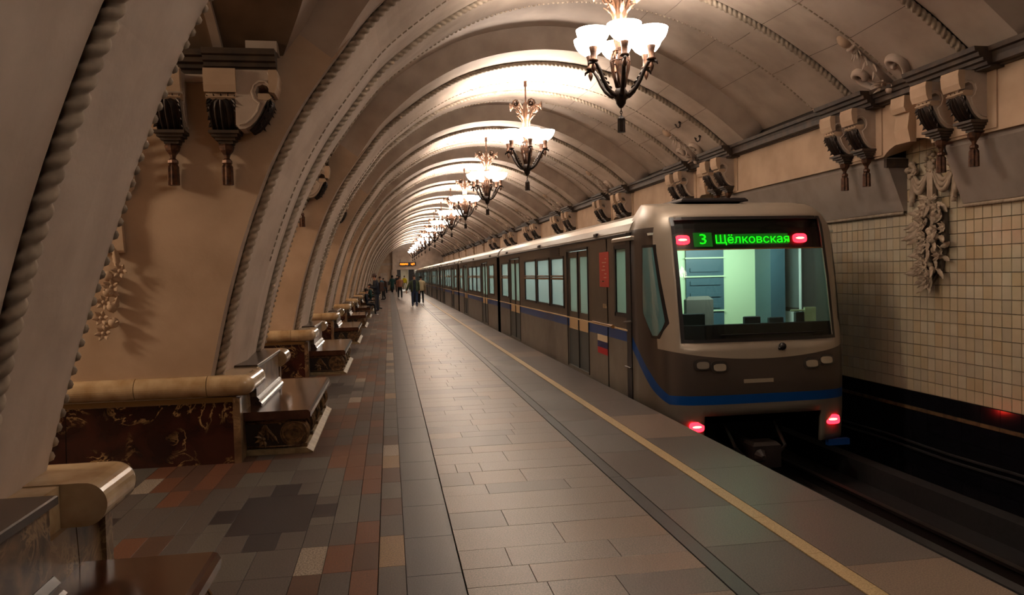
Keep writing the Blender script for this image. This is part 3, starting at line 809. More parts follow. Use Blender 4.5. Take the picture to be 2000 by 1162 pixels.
# vault ornaments on the right haunch: egg finial between two scrolls
def frame_at(s, t):
    x, z, nx, nz = prof(s); up = Vector((-nz, 0, nx))      # toward crown (decreasing s)
    out = Vector((-nx, 0, -nz)); side = up.cross(out)
    return Matrix(((side.x, -out.x, up.x, x), (side.y, -out.y, up.y, t), (side.z, -out.z, up.z, z), (0, 0, 0, 1)))
def orn_meshes():
    L = []
    b = MB(); b.lathe([(0, .96), (.035, .95), (.055, .91), (.06, .86), (.05, .81), (.03, .78), (0, .78)], (0, -.06, 0), 14); L.append(('egg_finial', b.mesh('egg_finial', PLW, True)))
    b = MB(); b.lathe([(.03, .78), (.06, .77), (.06, .74), (.04, .73), (.055, .70), (.03, .67)], (0, -.05, 0), 12)
    for i in range(8): a = i*PI/4; b.leaf((0, -.05, .70), (math.cos(a), -.2+.6*math.sin(a), -.7), (0, -1, 0), .10, .05, 0, 2)
    for i in range(6): b.leaf((.02*math.sin(i*3), -.05, .66-.07*i), (math.sin(i*2.5), -.2, -.7), (0, -1, 0), .11, .06, 0, 2, .4)
    b.tube([(0, -.03, .7), (0, -.04, .45), (0, -.06, .15)], [.02, .035, .05], 8)
    L.append(('carved_stem', b.mesh('carved_stem', PL, True)))
    b = MB()
    for i in range(7): a = -1.3+i*.43; b.leaf((0, -.07, .12), (math.sin(a), -.15, math.cos(a)), (0, -1, 0), .17, .075, 0, 3, .3)
    b.ball((0, -.09, .10), .05, 10); L.append(('carved_leaves', b.mesh('carved_leaves', PL, True)))
    for sg in (-1, 1):
        b = MB(); pts = []
        for i in range(15):
            t = i/14; pts.append((sg*(.05+.33*math.sin(t*1.7)), -.045, -.06+.42*t+.03*math.sin(PI*t)))
        ex, ez = pts[-1][0], pts[-1][2]
        for i in range(1, 12):
            a = i/11*PI*1.35; r_ = .085*(1-.35*i/11); pts.append((ex-sg*.085+sg*r_*math.cos(a), -.05, ez+r_*math.sin(a)))
        b.tube(pts, .04, 8, flat=1.0)
        b.tube([(p[0]*.72, p[1]+.005, p[2]*.9+.01) for p in pts[:14]], .016, 6)
        L.append(('scroll', b.mesh('scroll', PL, True)))
    return L
OM = orn_meshes()
for k in range(-1, NB):
    y = YC+PER*k; r = empty('scroll_ornament', parent=ceiling); r.matrix_local = frame_at(SLEN-.10, y+.12) @ Matrix.Diagonal((1.15, 1.5, 1.12, 1))
    for n, me in OM: put(n, me, r)
# crown ornament around chandelier rods: low relief of scrolls across the rib
def crown_mesh():
    b = MB(); sc = min(range(len(acc)), key=lambda i: abs(RAW[i][0]-2.78)); s0 = acc[sc]
    for i in range(-12, 13):
        s = s0+i*.10; P0 = VP(s, .0, -.05)
        b.leaf(P0, (1, .8*(1 if i % 2 else -1), 0), (0, 0, -1), .13, .07, 0, 2, .15); b.ball(VP(s, .07*(1 if i % 2 else -1), -.045), .018, 6)
    for q in (-.12, .12):
        b.tube([VP(s0+i*.1, q, -.035) for i in range(-13, 14)], .012, 6)
    return b.mesh('crown_relief', ROPE, True)
cr = crown_mesh()
for k in range(-1, NB): put('crown_relief', cr, ceiling, (0, YC+PER*k, 0))
# little cable hooks on the second rib
for s_, t_ in ((SLEN-1.1, -.55), (SLEN-.62, -.6)):
    b = MB(); M_ = frame_at(s_, YC+PER+t_)
    b.tube([M_ @ Vector(p) for p in ((-.1, -.02, .03), (-.09, -.07, 0), (-.03, -.09, -.03), (.05, -.08, -.03), (.09, -.06, 0), (.1, -.02, .03))], .012, 6)
    for sx in (-.1, .1): b.ball(M_ @ Vector((sx, -.03, .03)), .03, 8)
    b.build('cable_hook', BRONZE, ceiling)

# ------------------------------------------------------------------ end wall and portal
we = structure('wall_end', 'grey wall closing the hall above a dark portal')
YE = 93.0
mb = MB(); mb.box(.45, 7.3, YE, YE+.5, 2.45, 6.4); mb.build('header', PL, we)
mb = MB(); mb.box(-5, .45, YE+.6, YE+1, 0, 6.4); mb.build('side_wall', PLW, we)
mb = MB(); mb.box(.3, .95, YE, YE+.6, 0, 2.45); mb.build('jamb', PL, we)
mb = MB(); mb.box(.95, 1.4, YE+.2, YE+3, 0, 2.45); mb.box(2.35, 3.0, YE+.2, YE+3, 0, 2.45); mb.build('dark_post', T_DARK, we)
mb = MB(); mb.box(-1, 3.2, 107, 107.3, 0, 3.2); mb.build('far_wall', TILE[0], we)
mb = MB(); mb.box(-1, 7.4, YE+.5, 108, 3.0, 3.3); mb.build('far_ceiling', PL, we)
mb = MB(); mb.box(-1.2, -1, YE+1, 108, 0, 3.2); mb.build('far_side_wall', PLW, we)
mb = MB(); mb.box(-1.0, -.2, YE+.585, YE+.6, 0, 2.1); mb.build('access_panel', PL, we)
la = bpy.data.lights.new('corridor_lamp', 'AREA'); la.energy = 350; la.size = 2; la.color = (1, .9, .75); lo_ = bpy.data.objects.new('corridor_lamp', la); COL.objects.link(lo_); lo_.location = (1, 101, 2.9)
# track
tb = structure('track_bed', 'dark track bed with running rails')
mb = MB(); mb.box(3.1, XW+.1, -13, 108, -1.3, -1.12); mb.build('concrete_bed', BED, tb)
for x in (3.87, 5.39):
    b = MB(); b.prism([(-.075, -1.12), (.075, -1.12), (.02, -1.08), (.015, -.99), (.036, -.97), (.036, -.94), (-.036, -.94), (-.036, -.97), (-.015, -.99), (-.02, -1.08)], lambda p, q, d: (x+p, d, q), -2, 108); b.build('rail', RAILM, tb)
b = MB(); b.box(6.1, 6.3, -2, 108, -1.12, -.86); b.box(6.34, 6.44, -2, 108, -1.12, -.95); b.build('contact_rail_cover', BED, tb)
slp = MB(); slp.box(-.0, 1.9, -.12, .12, 0, .04); slp = slp.mesh('sleeper', BED)
for i in range(0): put('sleeper', slp, tb, (3.65, 3.2+.6*i, -1.125))
# cables low on the track wall
for z in (-.62, -.70):
    b = MB(); b.tube([(XW-.04, yy, z-.02*math.sin(yy*1.3)**2) for yy in [2+.5*i for i in range(60)]], .018, 6); b.build('cable', BED, wall_right)

# ------------------------------------------------------------------ benches
def make_bench():
    r = empty('bench')
    # local: pier centre at y=0; seat runs y -.93..1.6
    y0, y1 = -.93, 1.55
    b = MB(); pr = [(-1.46, .345), (-.825, .345), (-.815, .355), (-.815, .40), (-.83, .425), (-.85, .432), (-1.46, .432)]
    b.prism(pr, lambda p, q, d: (p, d, q), y0, y1); b.build('seat', WOOD, r)
    b = MB(); b.prism([(-1.5, .43), (-1.36, .43), (-1.345, .445), (-1.36, .46), (-1.38, .475), (-1.37, .49), (-1.395, .52), (-1.5, .52)], lambda p, q, d: (p, d, q), -.50, 1.14); b.build('back_moulding', DARKST, r)
    b = MB(); b.prism([(-1.5, .52), (-1.40, .52), (-1.40, .82), (-1.5, .82)], lambda p, q, d: (p, d, q), -.49, 1.13); b.build('backrest', DADO2, r)
    b = MB(); b.box(-1.75, -1.375, -.52, 1.16, .82, .858, ch=.006); b.build('back_top', DARKST, r)
    b = MB(); b.prism([(-1.46, 0), (-.80, 0), (-.80, .012), (-.86, .05), (-1.46, .05)], lambda p, q, d: (p, d, q), y0+.0, y1); b.build('plinth', CREAMB, r)
    b = MB(); b.box(-1.46, -.90, y0+.06, y1-.06, .30, .345); b.build('seat_rail', CARV, r)
    b = MB(); b.box(-1.46, -1.05, y0+.05, y1-.05, .05, .30); b.build('underframe', CARVD, r)
    # four scroll consoles along the front, the first is the carved side
    def volute(yy, th, side):
        b = MB(); cx, cz = -.985, .195
        n = 26; b.prism([(cx+.135*math.cos(2*PI*i/n), cz+.135*math.sin(2*PI*i/n)) for i in range(n)], lambda p, q, d: (p, d, q), yy, yy+th)
        b.prism([(-1.44, .06), (-.94, .06), (-.98, .33), (-1.44, .33)], lambda p, q, d: (p, d, q), yy+.02, yy+th-.02)
        b.box(-.99, -.86, yy+.01, yy+th-.01, .05, .085)
        for e in ((-1, 1) if side else (-1,)):
            ye_ = yy if e < 0 else yy+th
            pts = []
            for i in range(70):
                a = -PI*.15+i*.27; rr_ = .132*(1-i/76); pts.append((cx+rr_*math.cos(a), ye_+e*.006, cz+rr_*math.sin(a)))
            b.tube(pts, [.0115*(1-.35*i/70) for i in range(70)], 6, 0)
        for j in (.15, .5, .85):      # rings round the roll
            b.tube([(cx+.139*math.cos(a), yy+th*j, cz+.139*math.sin(a)) for a in [-PI*.6+PI*1.15*i/14 for i in range(15)]], .010, 6)
        return b
    for i, yy in enumerate((-.885, -.30, .29, .88, 1.38)):
        v = volute(yy, .13, True); o = v.build('scroll_leg', CARV, r, False)
    # carved leaves on the near cheek
    yy = -.885
    lf = MB()
    for i in range(5):
        a = 2.2-.35*i; lf.leaf((-1.14-.05*i, yy+.01, .10+.02*i), (math.cos(a)*.8-.1, -.05, math.sin(a)), (0, -1, 0), .17-.008*i, .055, 0, 3, .1)
    for i in range(5): lf.leaf((-1.28, yy+.01, .15), (math.cos(2.1+.7*i), -.05, math.sin(2.1+.7*i)), (0, -1, 0), .09, .045, 0, 2, .2)
    lf.ball((-1.28, yy, .15), .022, 8); lf.ball((-1.12, yy, .30), .018, 8)
    lf.tube([(-1.44, yy, .32), (-1.1, yy, .335), (-.87, yy, .335)], .010, 6); lf.tube([(-1.44, yy, .075), (-1.2, yy, .07), (-.9, yy, .07)], .008, 6)
    lf.build('carved_foliage', CARV, r, True)
    return r
ORD = ['first', 'second', 'third', 'fourth', 'fifth', 'sixth', 'seventh', 'eighth', 'ninth', 'tenth', 'eleventh', 'twelfth', 'thirteenth', 'fourteenth', 'fifteenth']
b0 = make_bench()
for i, k in enumerate(range(-1, NB)):
    o = b0 if i == 0 else copy_tree(b0)
    o.location = (-.03 if i == 0 else 0, YC+PER*k-(.25 if i == 0 else 0), 0); o['category'] = 'bench'; o['group'] = 'benches along the piers'
    o['label'] = 'nearest dark wooden bench, cut by the lower left corner of the photo' if i == 0 else ('dark bench with carved scroll side against a pier, %s from the camera' % ORD[i])

# ------------------------------------------------------------------ chandeliers
def make_chandelier():
    """origin at the ceiling; hangs 2.15 m"""
    r = empty('chandelier')
    b = MB(); b.lathe([(0, 0), (.045, 0), (.05, -.03), (.03, -.05), (.032, -.14), (.026, -.15)], n=12); b.build('ceiling_cup', COPPER, r, True)
    b = MB(); b.lathe([(.017, -.1), (.017, -.48), (.04, -.50), (.03, -.54)], n=10); b.build('rod', COPPER, r, True)
    # bouquet of six trumpet flowers on curved stems
    b = MB(); b.lathe([(.035, -.46), (.05, -.50), (.06, -.6), (.08, -.72), (.075, -.80), (.05, -.95), (.045, -1.0)], n=24, flute=.12, nf=6)
    for i in range(6):
        a = i*PI/3+PI/6; ca, sa = math.cos(a), math.sin(a)
        b.tube([(ca*q, sa*q, z) for q, z in ((.05, -.96), (.07, -.80), (.11, -.68), (.18, -.58), (.24, -.54))], [.022, .024, .02, .018, .016], 7)
        b.tube([(ca*q, sa*q, z) for q, z in ((.07, -.74), (.12, -.77), (.15, -.73), (.13, -.69), (.10, -.71))], .013, 6)
        b.tube([(ca*q, sa*q, z) for q, z in ((.12, -.66), (.17, -.66), (.20, -.62), (.18, -.59))], .012, 6)
        b.leaf((ca*.1, sa*.1, -.6), (ca*.6, sa*.6, 1), (ca, sa, -.3), .16, .05, 0, 3, .2)
        b.leaf((ca*.08, sa*.08, -.82), (ca*.5, sa*.5, 1), (ca, sa, -.3), .14, .06, 0, 3, .3)
    b.build('bouquet_stem', BRGOLD, r, True)
    fl = MB()
    rw = []
    for rad, h in ((.018, -.06), (.03, 0), (.06, .035), (.085, .045), (.07, .03), (.02, -.01)):
        rw.append([(rad*(1+.07*math.cos(8*q*2*PI/24*1))*math.cos(q*2*PI/24), rad*(1+.07*math.cos(8*q*2*PI/24))*math.sin(q*2*PI/24), h) for q in range(25)])
    fl.grid(rw); fl.ball((0, 0, .03), .016, 6); fl = fl.mesh('trumpet_flower', BRGOLD, True)
    for i in range(6):
        a = i*PI/3+PI/6; d = Vector((math.cos(a), math.sin(a), -.05)).normalized(); q = d.to_track_quat('Z', 'Y')
        put('trumpet_flower', fl, r, mtx=Matrix.Translation((math.cos(a)*.27, math.sin(a)*.27, -.53)) @ q.to_matrix().to_4x4())
    # openwork central body
    b = MB(); b.lathe([(.05, -.95), (.075, -1.0), (.07, -1.12), (.05, -1.2), (.065, -1.22)], n=24, flute=.1, nf=12); b.build('upper_cup', COPPER, r, True)
    b = MB()
    for i in range(10):
        a = i*2*PI/10
        for sg in (-1, 1):
            b.tube([(q*math.cos(a+sg*(z+1.22)*1.2), q*math.sin(a+sg*(z+1.22)*1.2), z) for q, z in ((.06, -1.22), (.10, -1.28), (.115, -1.36), (.10, -1.46), (.075, -1.56), (.055, -1.66))], .009, 5)
    for z, q in ((-1.24, .085), (-1.36, .112), (-1.66, .05)): b.tube([(q*math.cos(t*PI/10), q*math.sin(t*PI/10), z) for t in range(21)], .010, 5)
    b.lathe([(.03, -1.22), (.045, -1.4), (.04, -1.66), (.06, -1.70)], n=10)
    b.build('openwork_body', COPPER, r, True)
    b = MB(); b.lathe([(.06, -1.68), (.085, -1.72), (.08, -1.79), (.06, -1.81), (.055, -1.85), (.02, -1.90), (0, -1.91)], n=14, flute=.05, nf=7); b.build('hub', BRONZE, r, True)
    b = MB()
    for i in range(3):
        z = -1.92-i*.035; b.tube([(.012*math.cos(t*PI/4)*(1 if i % 2 else .2), .012*math.cos(t*PI/4)*(.2 if i % 2 else 1), z+.022*math.sin(t*PI/4)) for t in range(9)], .005, 5)
    b.build('chain', BRONZE, r)
    b = MB(); b.lathe([(.01, -1.99), (.03, -2.01), (.045, -2.03), (.045, -2.045)], n=12); b.lathe([(.04, -2.045), (.042, -2.19), (.0, -2.19)], n=24, flute=.1, nf=12); b.build('tassel', BRONZE, r)
    # arms, cups, bowls
    arm = MB(); arm.tube([(.05, 0, -1.76), (.12, 0, -1.75), (.19, 0, -1.69), (.25, 0, -1.60), (.30, 0, -1.49), (.345, 0, -1.42), (.40, 0, -1.41), (.45, 0, -1.43), (.46, 0, -1.46)], [.03, .028, .026, .024, .024, .022, .02, .015, .006], 8)
    for i in range(8):
        t = i/7; arm.leaf((.10+.24*t, 0, -1.74+.30*t+.02*math.sin(PI*t)), (.4, .0, .9), (.7, 0, -.6), .05, .045, 0, 2, .5)
    arm = arm.mesh('arm', BRONZE, True)
    cup = MB(); cup.lathe([(.0, -1.40), (.05, -1.40), (.055, -1.385), (.038, -1.37), (.036, -1.30), (.052, -1.24), (.05, -1.235), (.0, -1.235)], (.385, 0, 0), 14, 0, .04, 7)
    cup.lathe([(.012, -1.42), (.03, -1.47), (.022, -1.50), (.0, -1.54)], (.385, 0, 0), 8); cup = cup.mesh('cup', COPPER, True)
    bw = MB(); pr = [(.03, -1.235), (.08, -1.222), (.13, -1.185), (.165, -1.14), (.188, -1.09), (.197, -1.045), (.192, -1.045), (.178, -1.095), (.15, -1.135), (.12, -1.17), (.07, -1.21), (.0, -1.225)]
    bw.lathe(pr, (.385, 0, 0), 24); bw = bw.mesh('bowl', OPAL, True)
    for i in range(6):
        a = i*PI/3+.35
        put('arm', arm, r, rot=(0, 0, a)); put('cup', cup, r, rot=(0, 0, a)); put('bowl', bw, r, rot=(0, 0, a))
    return r
c0 = make_chandelier()
lamp = bpy.data.lights.new('bowl_lamp', 'AREA'); lamp.shape = 'DISK'; lamp.size = .24; lamp.energy = LAMP_W; lamp.color = (1, .865, .76)
lamp6 = bpy.data.lights.new('bowl_lamp_far', 'AREA'); lamp6.shape = 'DISK'; lamp6.size = .9; lamp6.energy = LAMP_W*6; lamp6.color = (1, .865, .76)
lampb = lamp6.copy(); lampb.energy = LAMP_W*3
ZCH = 5.57; XCH = 2.76
for i in range(-1, NB):
    if i < 0:      # the lamps just behind the frame's upper edge: only its light reaches the picture
        o = copy_tree(c0)
        o.location = (XCH, YC+PER*i, ZCH); o['category'] = 'chandelier'; o['group'] = 'chandeliers along the vault'; o['label'] = 'bronze chandelier just above the camera, out of the frame' if i == -1 else 'bronze chandelier hanging behind the camera'
        l = bpy.data.objects.new('bowl_lamp', lampb); COL.objects.link(l); l.location = (XCH, YC+PER*i, ZCH-1.0); l.rotation_euler = (PI, 0, 0)
        continue
    o = c0 if i == 0 else copy_tree(c0)
    y = YC+PER*i; o.location = (XCH, y, ZCH); o.rotation_euler.z = .17*i
    o['category'] = 'chandelier'; o['group'] = 'chandeliers along the vault'
    o['label'] = 'bronze chandelier with glowing bowls, ' + ('nearest one, its top cut by the frame' if i == 0 else '%s from the camera' % ORD[i])
    if i < 3:
        for j in range(6):
            a = j*PI/3+.35+.17*i; l = bpy.data.objects.new('bowl_lamp', lamp); COL.objects.link(l); l.location = (XCH+.385*math.cos(a), y+.385*math.sin(a), ZCH-1.12); l.rotation_euler = (PI, 0, 0)
    else:
        l = bpy.data.objects.new('bowl_lamp', lamp6); COL.objects.link(l); l.location = (XCH, y, ZCH-1.0); l.rotation_euler = (PI, 0, 0)

# ------------------------------------------------------------------ train
train = thing('train', 'grey metro train with blue stripe standing at the platform edge, cab end towards the camera', 'train', (0, 0, 0))
TX0, TX1 = 3.3, 5.98; TXC = (TX0+TX1)/2
def wall_panels(b, x, y0, y1, zs, holes, th=.05, mfun=None):
    """wall in plane x with rectangular holes; zs z-breaks; holes (ya,yb,za,zb)"""
    Y = sorted(set([y0, y1]+[h[0] for h in holes]+[h[1] for h in holes])); Z = sorted(set(list(zs)+[h[2] for h in holes]+[h[3] for h in holes]))
    for a, c in zip(Y, Y[1:]):
        for d, e in zip(Z, Z[1:]):
            my, mz = (a+c)/2, (d+e)/2
            if any(h[0] < my < h[1] and h[2] < mz < h[3] for h in holes): continue
            b.box(min(x, x+th), max(x, x+th), a, c, d, e, mfun(my, mz) if mfun else 0)
ROOF = [(0, 2.24), (.0, 2.30), (.04, 2.40), (.13, 2.49), (.30, 2.56), (.60, 2.62), (1.34, 2.66)]
ROOF = ROOF+[(2.68-p, q) for p, q in ROOF[::-1][1:]]
car_light = bpy.data.lights.new('carriage_lamp', 'AREA'); car_light.shape = 'RECTANGLE'; car_light.size = 1.3; car_light.size_y = 10; car_light.energy = CAR_W; car_light.color = (.98, 1, .95)
def make_car(y0, y1, front=False, detail=True):
    car = empty('car', (0, 0, 0), train)
    L = y1-y0
    if front: doors = [(12.48, 13.97), (19.29, 20.89)]; wins = [(14.25, 15.43), (15.58, 16.92), (17.07, 18.5), (21.12, 22.38)]
    else:
        doors = [(y0+2.45, y0+4.0), (y0+9.2, y0+10.75)]; wins = [(y0+.75, y0+1.95), (y0+4.35, y0+5.6), (y0+5.75, y0+7.05), (y0+7.2, y0+8.5), (y0+11.3, y0+12.55)]
    ys = y0
    dh = [(a, b, .02, 2.12) for a, b in doors]; wh = [(a, b, 1.08, 2.02) for a, b in wins]
    if front: ys = 10.30; cabw = [(10.36, 10.86, 1.14, 2.06)]; wh2 = wh+cabw
    else: wh2 = wh; cabw = []
    ze = 2.26
    for x, th, nm_ in ((TX0, .05, 'side_wall'), (TX1, -.05, 'side_wall')):
        b = MB(); wall_panels(b, x, ys, y1, (-.42, .74, .90, ze), dh+wh2, th, lambda yy, zz: 0 if zz < .74 else (2 if zz < .90 else 1)); b.build(nm_, [T_LOW, T_UP, T_BLUE], car)
    b = MB(); b.prism([(TX0+p, q) for p, q in ROOF], lambda p, q, d: (p, d, q), ys-.1, y1); b.build('roof', T_ROOF, car)
    b = MB(); b.tube([(TX0-.005, ys, 2.26), (TX0-.005, y1, 2.26)], .018, 6); b.build('gutter', T_DARK, car)
    b = MB(); b.box(TX0-.022, TX0, ys, y1, .895, .915); b.build('beltline', T_CREAM, car)
    # floor, ends, ceiling
    b = MB(); b.box(TX0+.05, TX1-.05, ys, y1, -.1, .0); b.build('car_floor', T_FLOOR, car)
    b = MB(); b.box(TX0+.05, TX1-.05, ys+.0, y1, 2.18, 2.24); b.build('car_ceiling', T_INT, car)
    b = MB()
    for x in (TXC-.55, TXC+.55): b.box(x-.09, x+.09, (12.0 if front else ys+.3), y1-.3, 2.15, 2.18)
    b.build('ceiling_lamp', LITE, car)
    for xx in (TX0+.052, TX1-.062):
        b = MB(); wall_panels(b, xx, ys, y1, (0, 2.18), [(p, q, .02, 2.12) for p, q in doors]+[(h[0], h[1], 1.08, 2.02) for h in wh2], .01); b.build('wall_lining', T_INT, car)
    if y0 < 70:
        cl_ = bpy.data.objects.new('carriage_lamp', car_light); COL.objects.link(cl_); cl_.location = (TXC, (12 if front else y0)*.5+y1*.5, 2.13)
    for ya, yb in ((y0 if not front else 11.3, None), (None, y1)):
        yy = ya if ya is not None else yb-.05
        if ya is None or not front or True:
            b = MB(); b.box(TX0, TX1, yy, yy+.05, -.42, 2.24); b.build('end_wall', T_DARK, car)
            b = MB(); b.box(TX0+.06, TX1-.06, yy+(.051 if ya is not None else -.012), yy+(.06 if ya is not None else -.002), 0, 2.18); b.build('end_lining', T_INT, car)
    b = MB(); b.box(TX0+.3, TX1-.3, ys+.5, y1-.3, -.95, -.42); b.build('underframe', T_DARK, car)
    # doors
    for a, c in doors:
        for x, sg in ((TX0, 1), (TX1, -1)):
            m_ = (a+c)/2
            for p, q in ((a+.012, m_-.008), (m_+.008, c-.012)):
                b = MB(); xa = x+sg*.022; xb = x+sg*.052
                hole = [(p+.11, q-.11, 1.02, 2.0)]
                wall_panels(b, xa, p, q, (.03, .70, .91, 2.11), hole, sg*.03, lambda yy, zz: 2 if zz < .70 else (1 if zz < .91 else 0))
                b.build('door_leaf', [T_UP, T_CREAM, T_DOORL], car)
                b = MB(); b.box(min(xa, xb)+.008, max(xa, xb)-.008, p+.11, q-.11, 1.02, 2.0); b.build('door_pane', GLSF, car)
            if sg > 0:
                b = MB(); b.box(x-.012, x+.0, a-.03, a, 0, 2.15); b.box(x-.012, x, c, c+.03, 0, 2.15); b.box(x-.012, x, a-.03, c+.03, 2.12, 2.16); b.build('door_frame', T_DARK, car)
                b = MB(); b.box(x+.005, x+.022, m_-.02, m_+.02, .03, 2.1); b.build('door_seal', T_DARK, car)
    for a, c in wins:
        for x, sg in ((TX0, 1), (TX1, -1)):
            f = MB(); x0_, x1_ = sorted((x-sg*.012, x+sg*.03)); e = .045
            f.box(x0_, x1_, a-.01, a+e, 1.05, 2.05); f.box(x0_, x1_, c-e, c+.01, 1.05, 2.05); f.box(x0_, x1_, a, c, 1.05, 1.05+e); f.box(x0_, x1_, a, c, 2.05-e, 2.05)
            f.build('window_frame', T_DARK, car)
            f = MB(); f.box(x0_-.004, x1_, a+.02, c-.02, 1.60, 1.635); f.box(x0_-.004, x1_, a+.02, c-.02, 1.655, 1.68); f.build('window_bar', T_GOLD, car)
            f = MB(); f.box(x+sg*.012, x+sg*.018, a+e-.01, c-e+.01, 1.08, 2.02); f.build('window_pane', GLM, car)
    # ventilation grille above the windows
    wy = wins[1] if front else wins[2]
    f = MB(); gy = (15.0 if front else y0+6.4)
    for i in range(5): f.box(TX0-.02, TX0, gy-.42, gy+.42, 2.07+.032*i, 2.085+.032*i)
    f.build('vent_grille', T_DARK, car)
    # seats and poles
    s0, s1 = (doors[0][1]+.25, doors[1][0]-.25)
    for x0_, x1_ in ((TX0+.06, TX0+.5), (TX1-.5, TX1-.06)):
        f = MB(); f.box(x0_, x1_, s0, s1, .38, .46, ch=.02); f.build('seat', T_SEAT, car)
        xb = (TX0+.06, TX0+.13) if x0_ < TXC else (TX1-.13, TX1-.06)
        f = MB(); f.box(xb[0], xb[1], s0, s1, .46, 1.0); f.build('seat_back', T_SEAT, car)
    if detail:
        for yy in (doors[0][1]+.1, doors[1][0]-.1):
            for x in (TX0+.5, TX1-.5):
                f = MB(); f.tube([(x, yy, 0), (x, yy, 2.18)], .016, 6); f.build('pole', STEEL, car)
        f = MB(); f.tube([(TX0+.55, s0, 1.85), (TX0+.55, s1, 1.85)], .014, 6); f.tube([(TX1-.55, s0, 1.85), (TX1-.55, s1, 1.85)], .014, 6); f.build('handrail', STEEL, car)
    f = MB(); f.box(TX0-.03, TX0+.02, ys, y1, -.11, -.04); f.build('sill', STEEL, car)
    # roof-edge knobs
    for t_ in ((11.9, 16.6, 21.3) if front else (y0+1.6, y0+6.6, y0+11.8)):
        f = MB(); f.box(TX0-.03, TX0+.05, t_-.07, t_+.07, 2.29, 2.35, ch=.01); f.build('roof_marker', T_DARK, car)
    return car
car1 = make_car(9.0, 22.85, True)
y = 23.35; i = 0; cars = [car1]
while y < 106:
    cars.append(make_car(y, y+13.15, False, i < 1)); 
    y += 13.65; i += 1
for k in range(len(cars)-1):
    yy = 22.85+13.65*k
    b = MB(); 
    for i in range(5): b.box(TX0+.10+(.05 if i % 2 else 0), TX1-.10-(.05 if i % 2 else 0), yy+.01+.1*i, yy+.10+.1*i, -.35, 2.42)
    b.build('gangway', T_DARK, cars[k+1])
# blue corner on second car end panels
# ---- cab front shell
YB = 10.32
def yf(z):
    pts = [(-.6, 9.02), (-.1, 8.97), (.3, 8.96), (.8, 9.0), (1.6, 9.14), (2.3, 9.30), (2.48, 9.40), (2.60, 9.62), (2.66, 10.1)]
    for (a, p), (b, q) in zip(pts, pts[1:]):
        if z <= b: t = (z-a)/(b-a); return p+(q-p)*t
    return pts[-1][1]
AX = (TX1-TX0)/2
def ax(z): return AX-.0 if z < 2.2 else AX-.22*max(0, (z-2.2)/.46)**1.6
def front_pt(u, z, off=0.0):
    """u in -1..1 around the nose"""
    ph = u*PI/2; n = 5.0; a = ax(z)-off; y0 = yf(z)+off
    sx = math.copysign(abs(math.sin(ph))**(2/n), ph); cy = max(0., math.cos(ph))**(2/n)
    return (TXC+a*sx, YB-(YB-y0)*cy, z)
def u_of_x(dx, z, off=0):
    r = min(1, abs(dx)/(ax(z)-off)); return math.copysign(math.asin(r**(2.5)), dx)/(PI/2)
WZ0, WZ1, WX = .84, 2.40, 1.03
def front_material():
    m, nt, b = nm('cab_paint'); N = nt.nodes; Lk = nt.links
    g = N.new('ShaderNodeTexCoord'); sp = N.new('ShaderNodeSeparateXYZ'); Lk.new(g.outputs['Object'], sp.inputs[0])
    def mth(op, a, b_=None, c=None):
        n = N.new('ShaderNodeMath'); n.operation = op
        for i, v in enumerate((a, b_, c)):
            if v is None: continue
            if hasattr(v, 'links') or hasattr(v, 'is_linked'): Lk.new(v, n.inputs[i])
            else: n.inputs[i].default_value = v
        return n.outputs[0]
    X, Y, Z = sp.outputs
    # stripe centre: flat across the nose, climbing along the side
    rise = mth('MAXIMUM', mth('SUBTRACT', Y, 9.16), 0.0)
    zc = mth('ADD', mth('MULTIPLY', rise, .66), .10)
    d = mth('SUBTRACT', Z, zc)
    ad = mth('ABSOLUTE', d)
    stripe = mth('LESS_THAN', ad, mth('ADD', .058, mth('MULTIPLY', mth('MINIMUM', rise, .3), .10)))
    above = mth('GREATER_THAN', d, 0.0)
    # pale frame round the windscreen: above a bowed line
    dx = mth('SUBTRACT', X, TXC); bow = mth('MULTIPLY', mth('MULTIPLY', dx, dx), .085)
    pale = mth('GREATER_THAN', Z, mth('ADD', bow, .60))
    # on the side only forward of a line
    fwd = mth('LESS_THAN', mth('ADD', Y, mth('MULTIPLY', Z, -.12)), 9.24)
    top = mth('GREATER_THAN', Z, 2.30)
    pale = mth('MULTIPLY', pale, mth('MAXIMUM', fwd, top))
    def mix(f, a, c):
        n = N.new('ShaderNodeMix'); n.data_type = 'RGBA'; Lk.new(f, n.inputs[0])
        for i, v in ((6, a), (7, c)):
            if isinstance(v, tuple): n.inputs[i].default_value = v
            else: Lk.new(v, n.inputs[i])
        return n.outputs[2]
    c1 = mix(above, lin((126, 118, 108)), lin((78, 68, 62)))
    c2 = mix(pale, c1, lin((160, 148, 134)))
    c3 = mix(stripe, c2, lin((4, 76, 156)))
    Lk.new(c3, b.inputs['Base Color']); b.inputs['Roughness'].default_value = .36; b.inputs['Metallic'].default_value = .25
    return m
CABP = front_material()
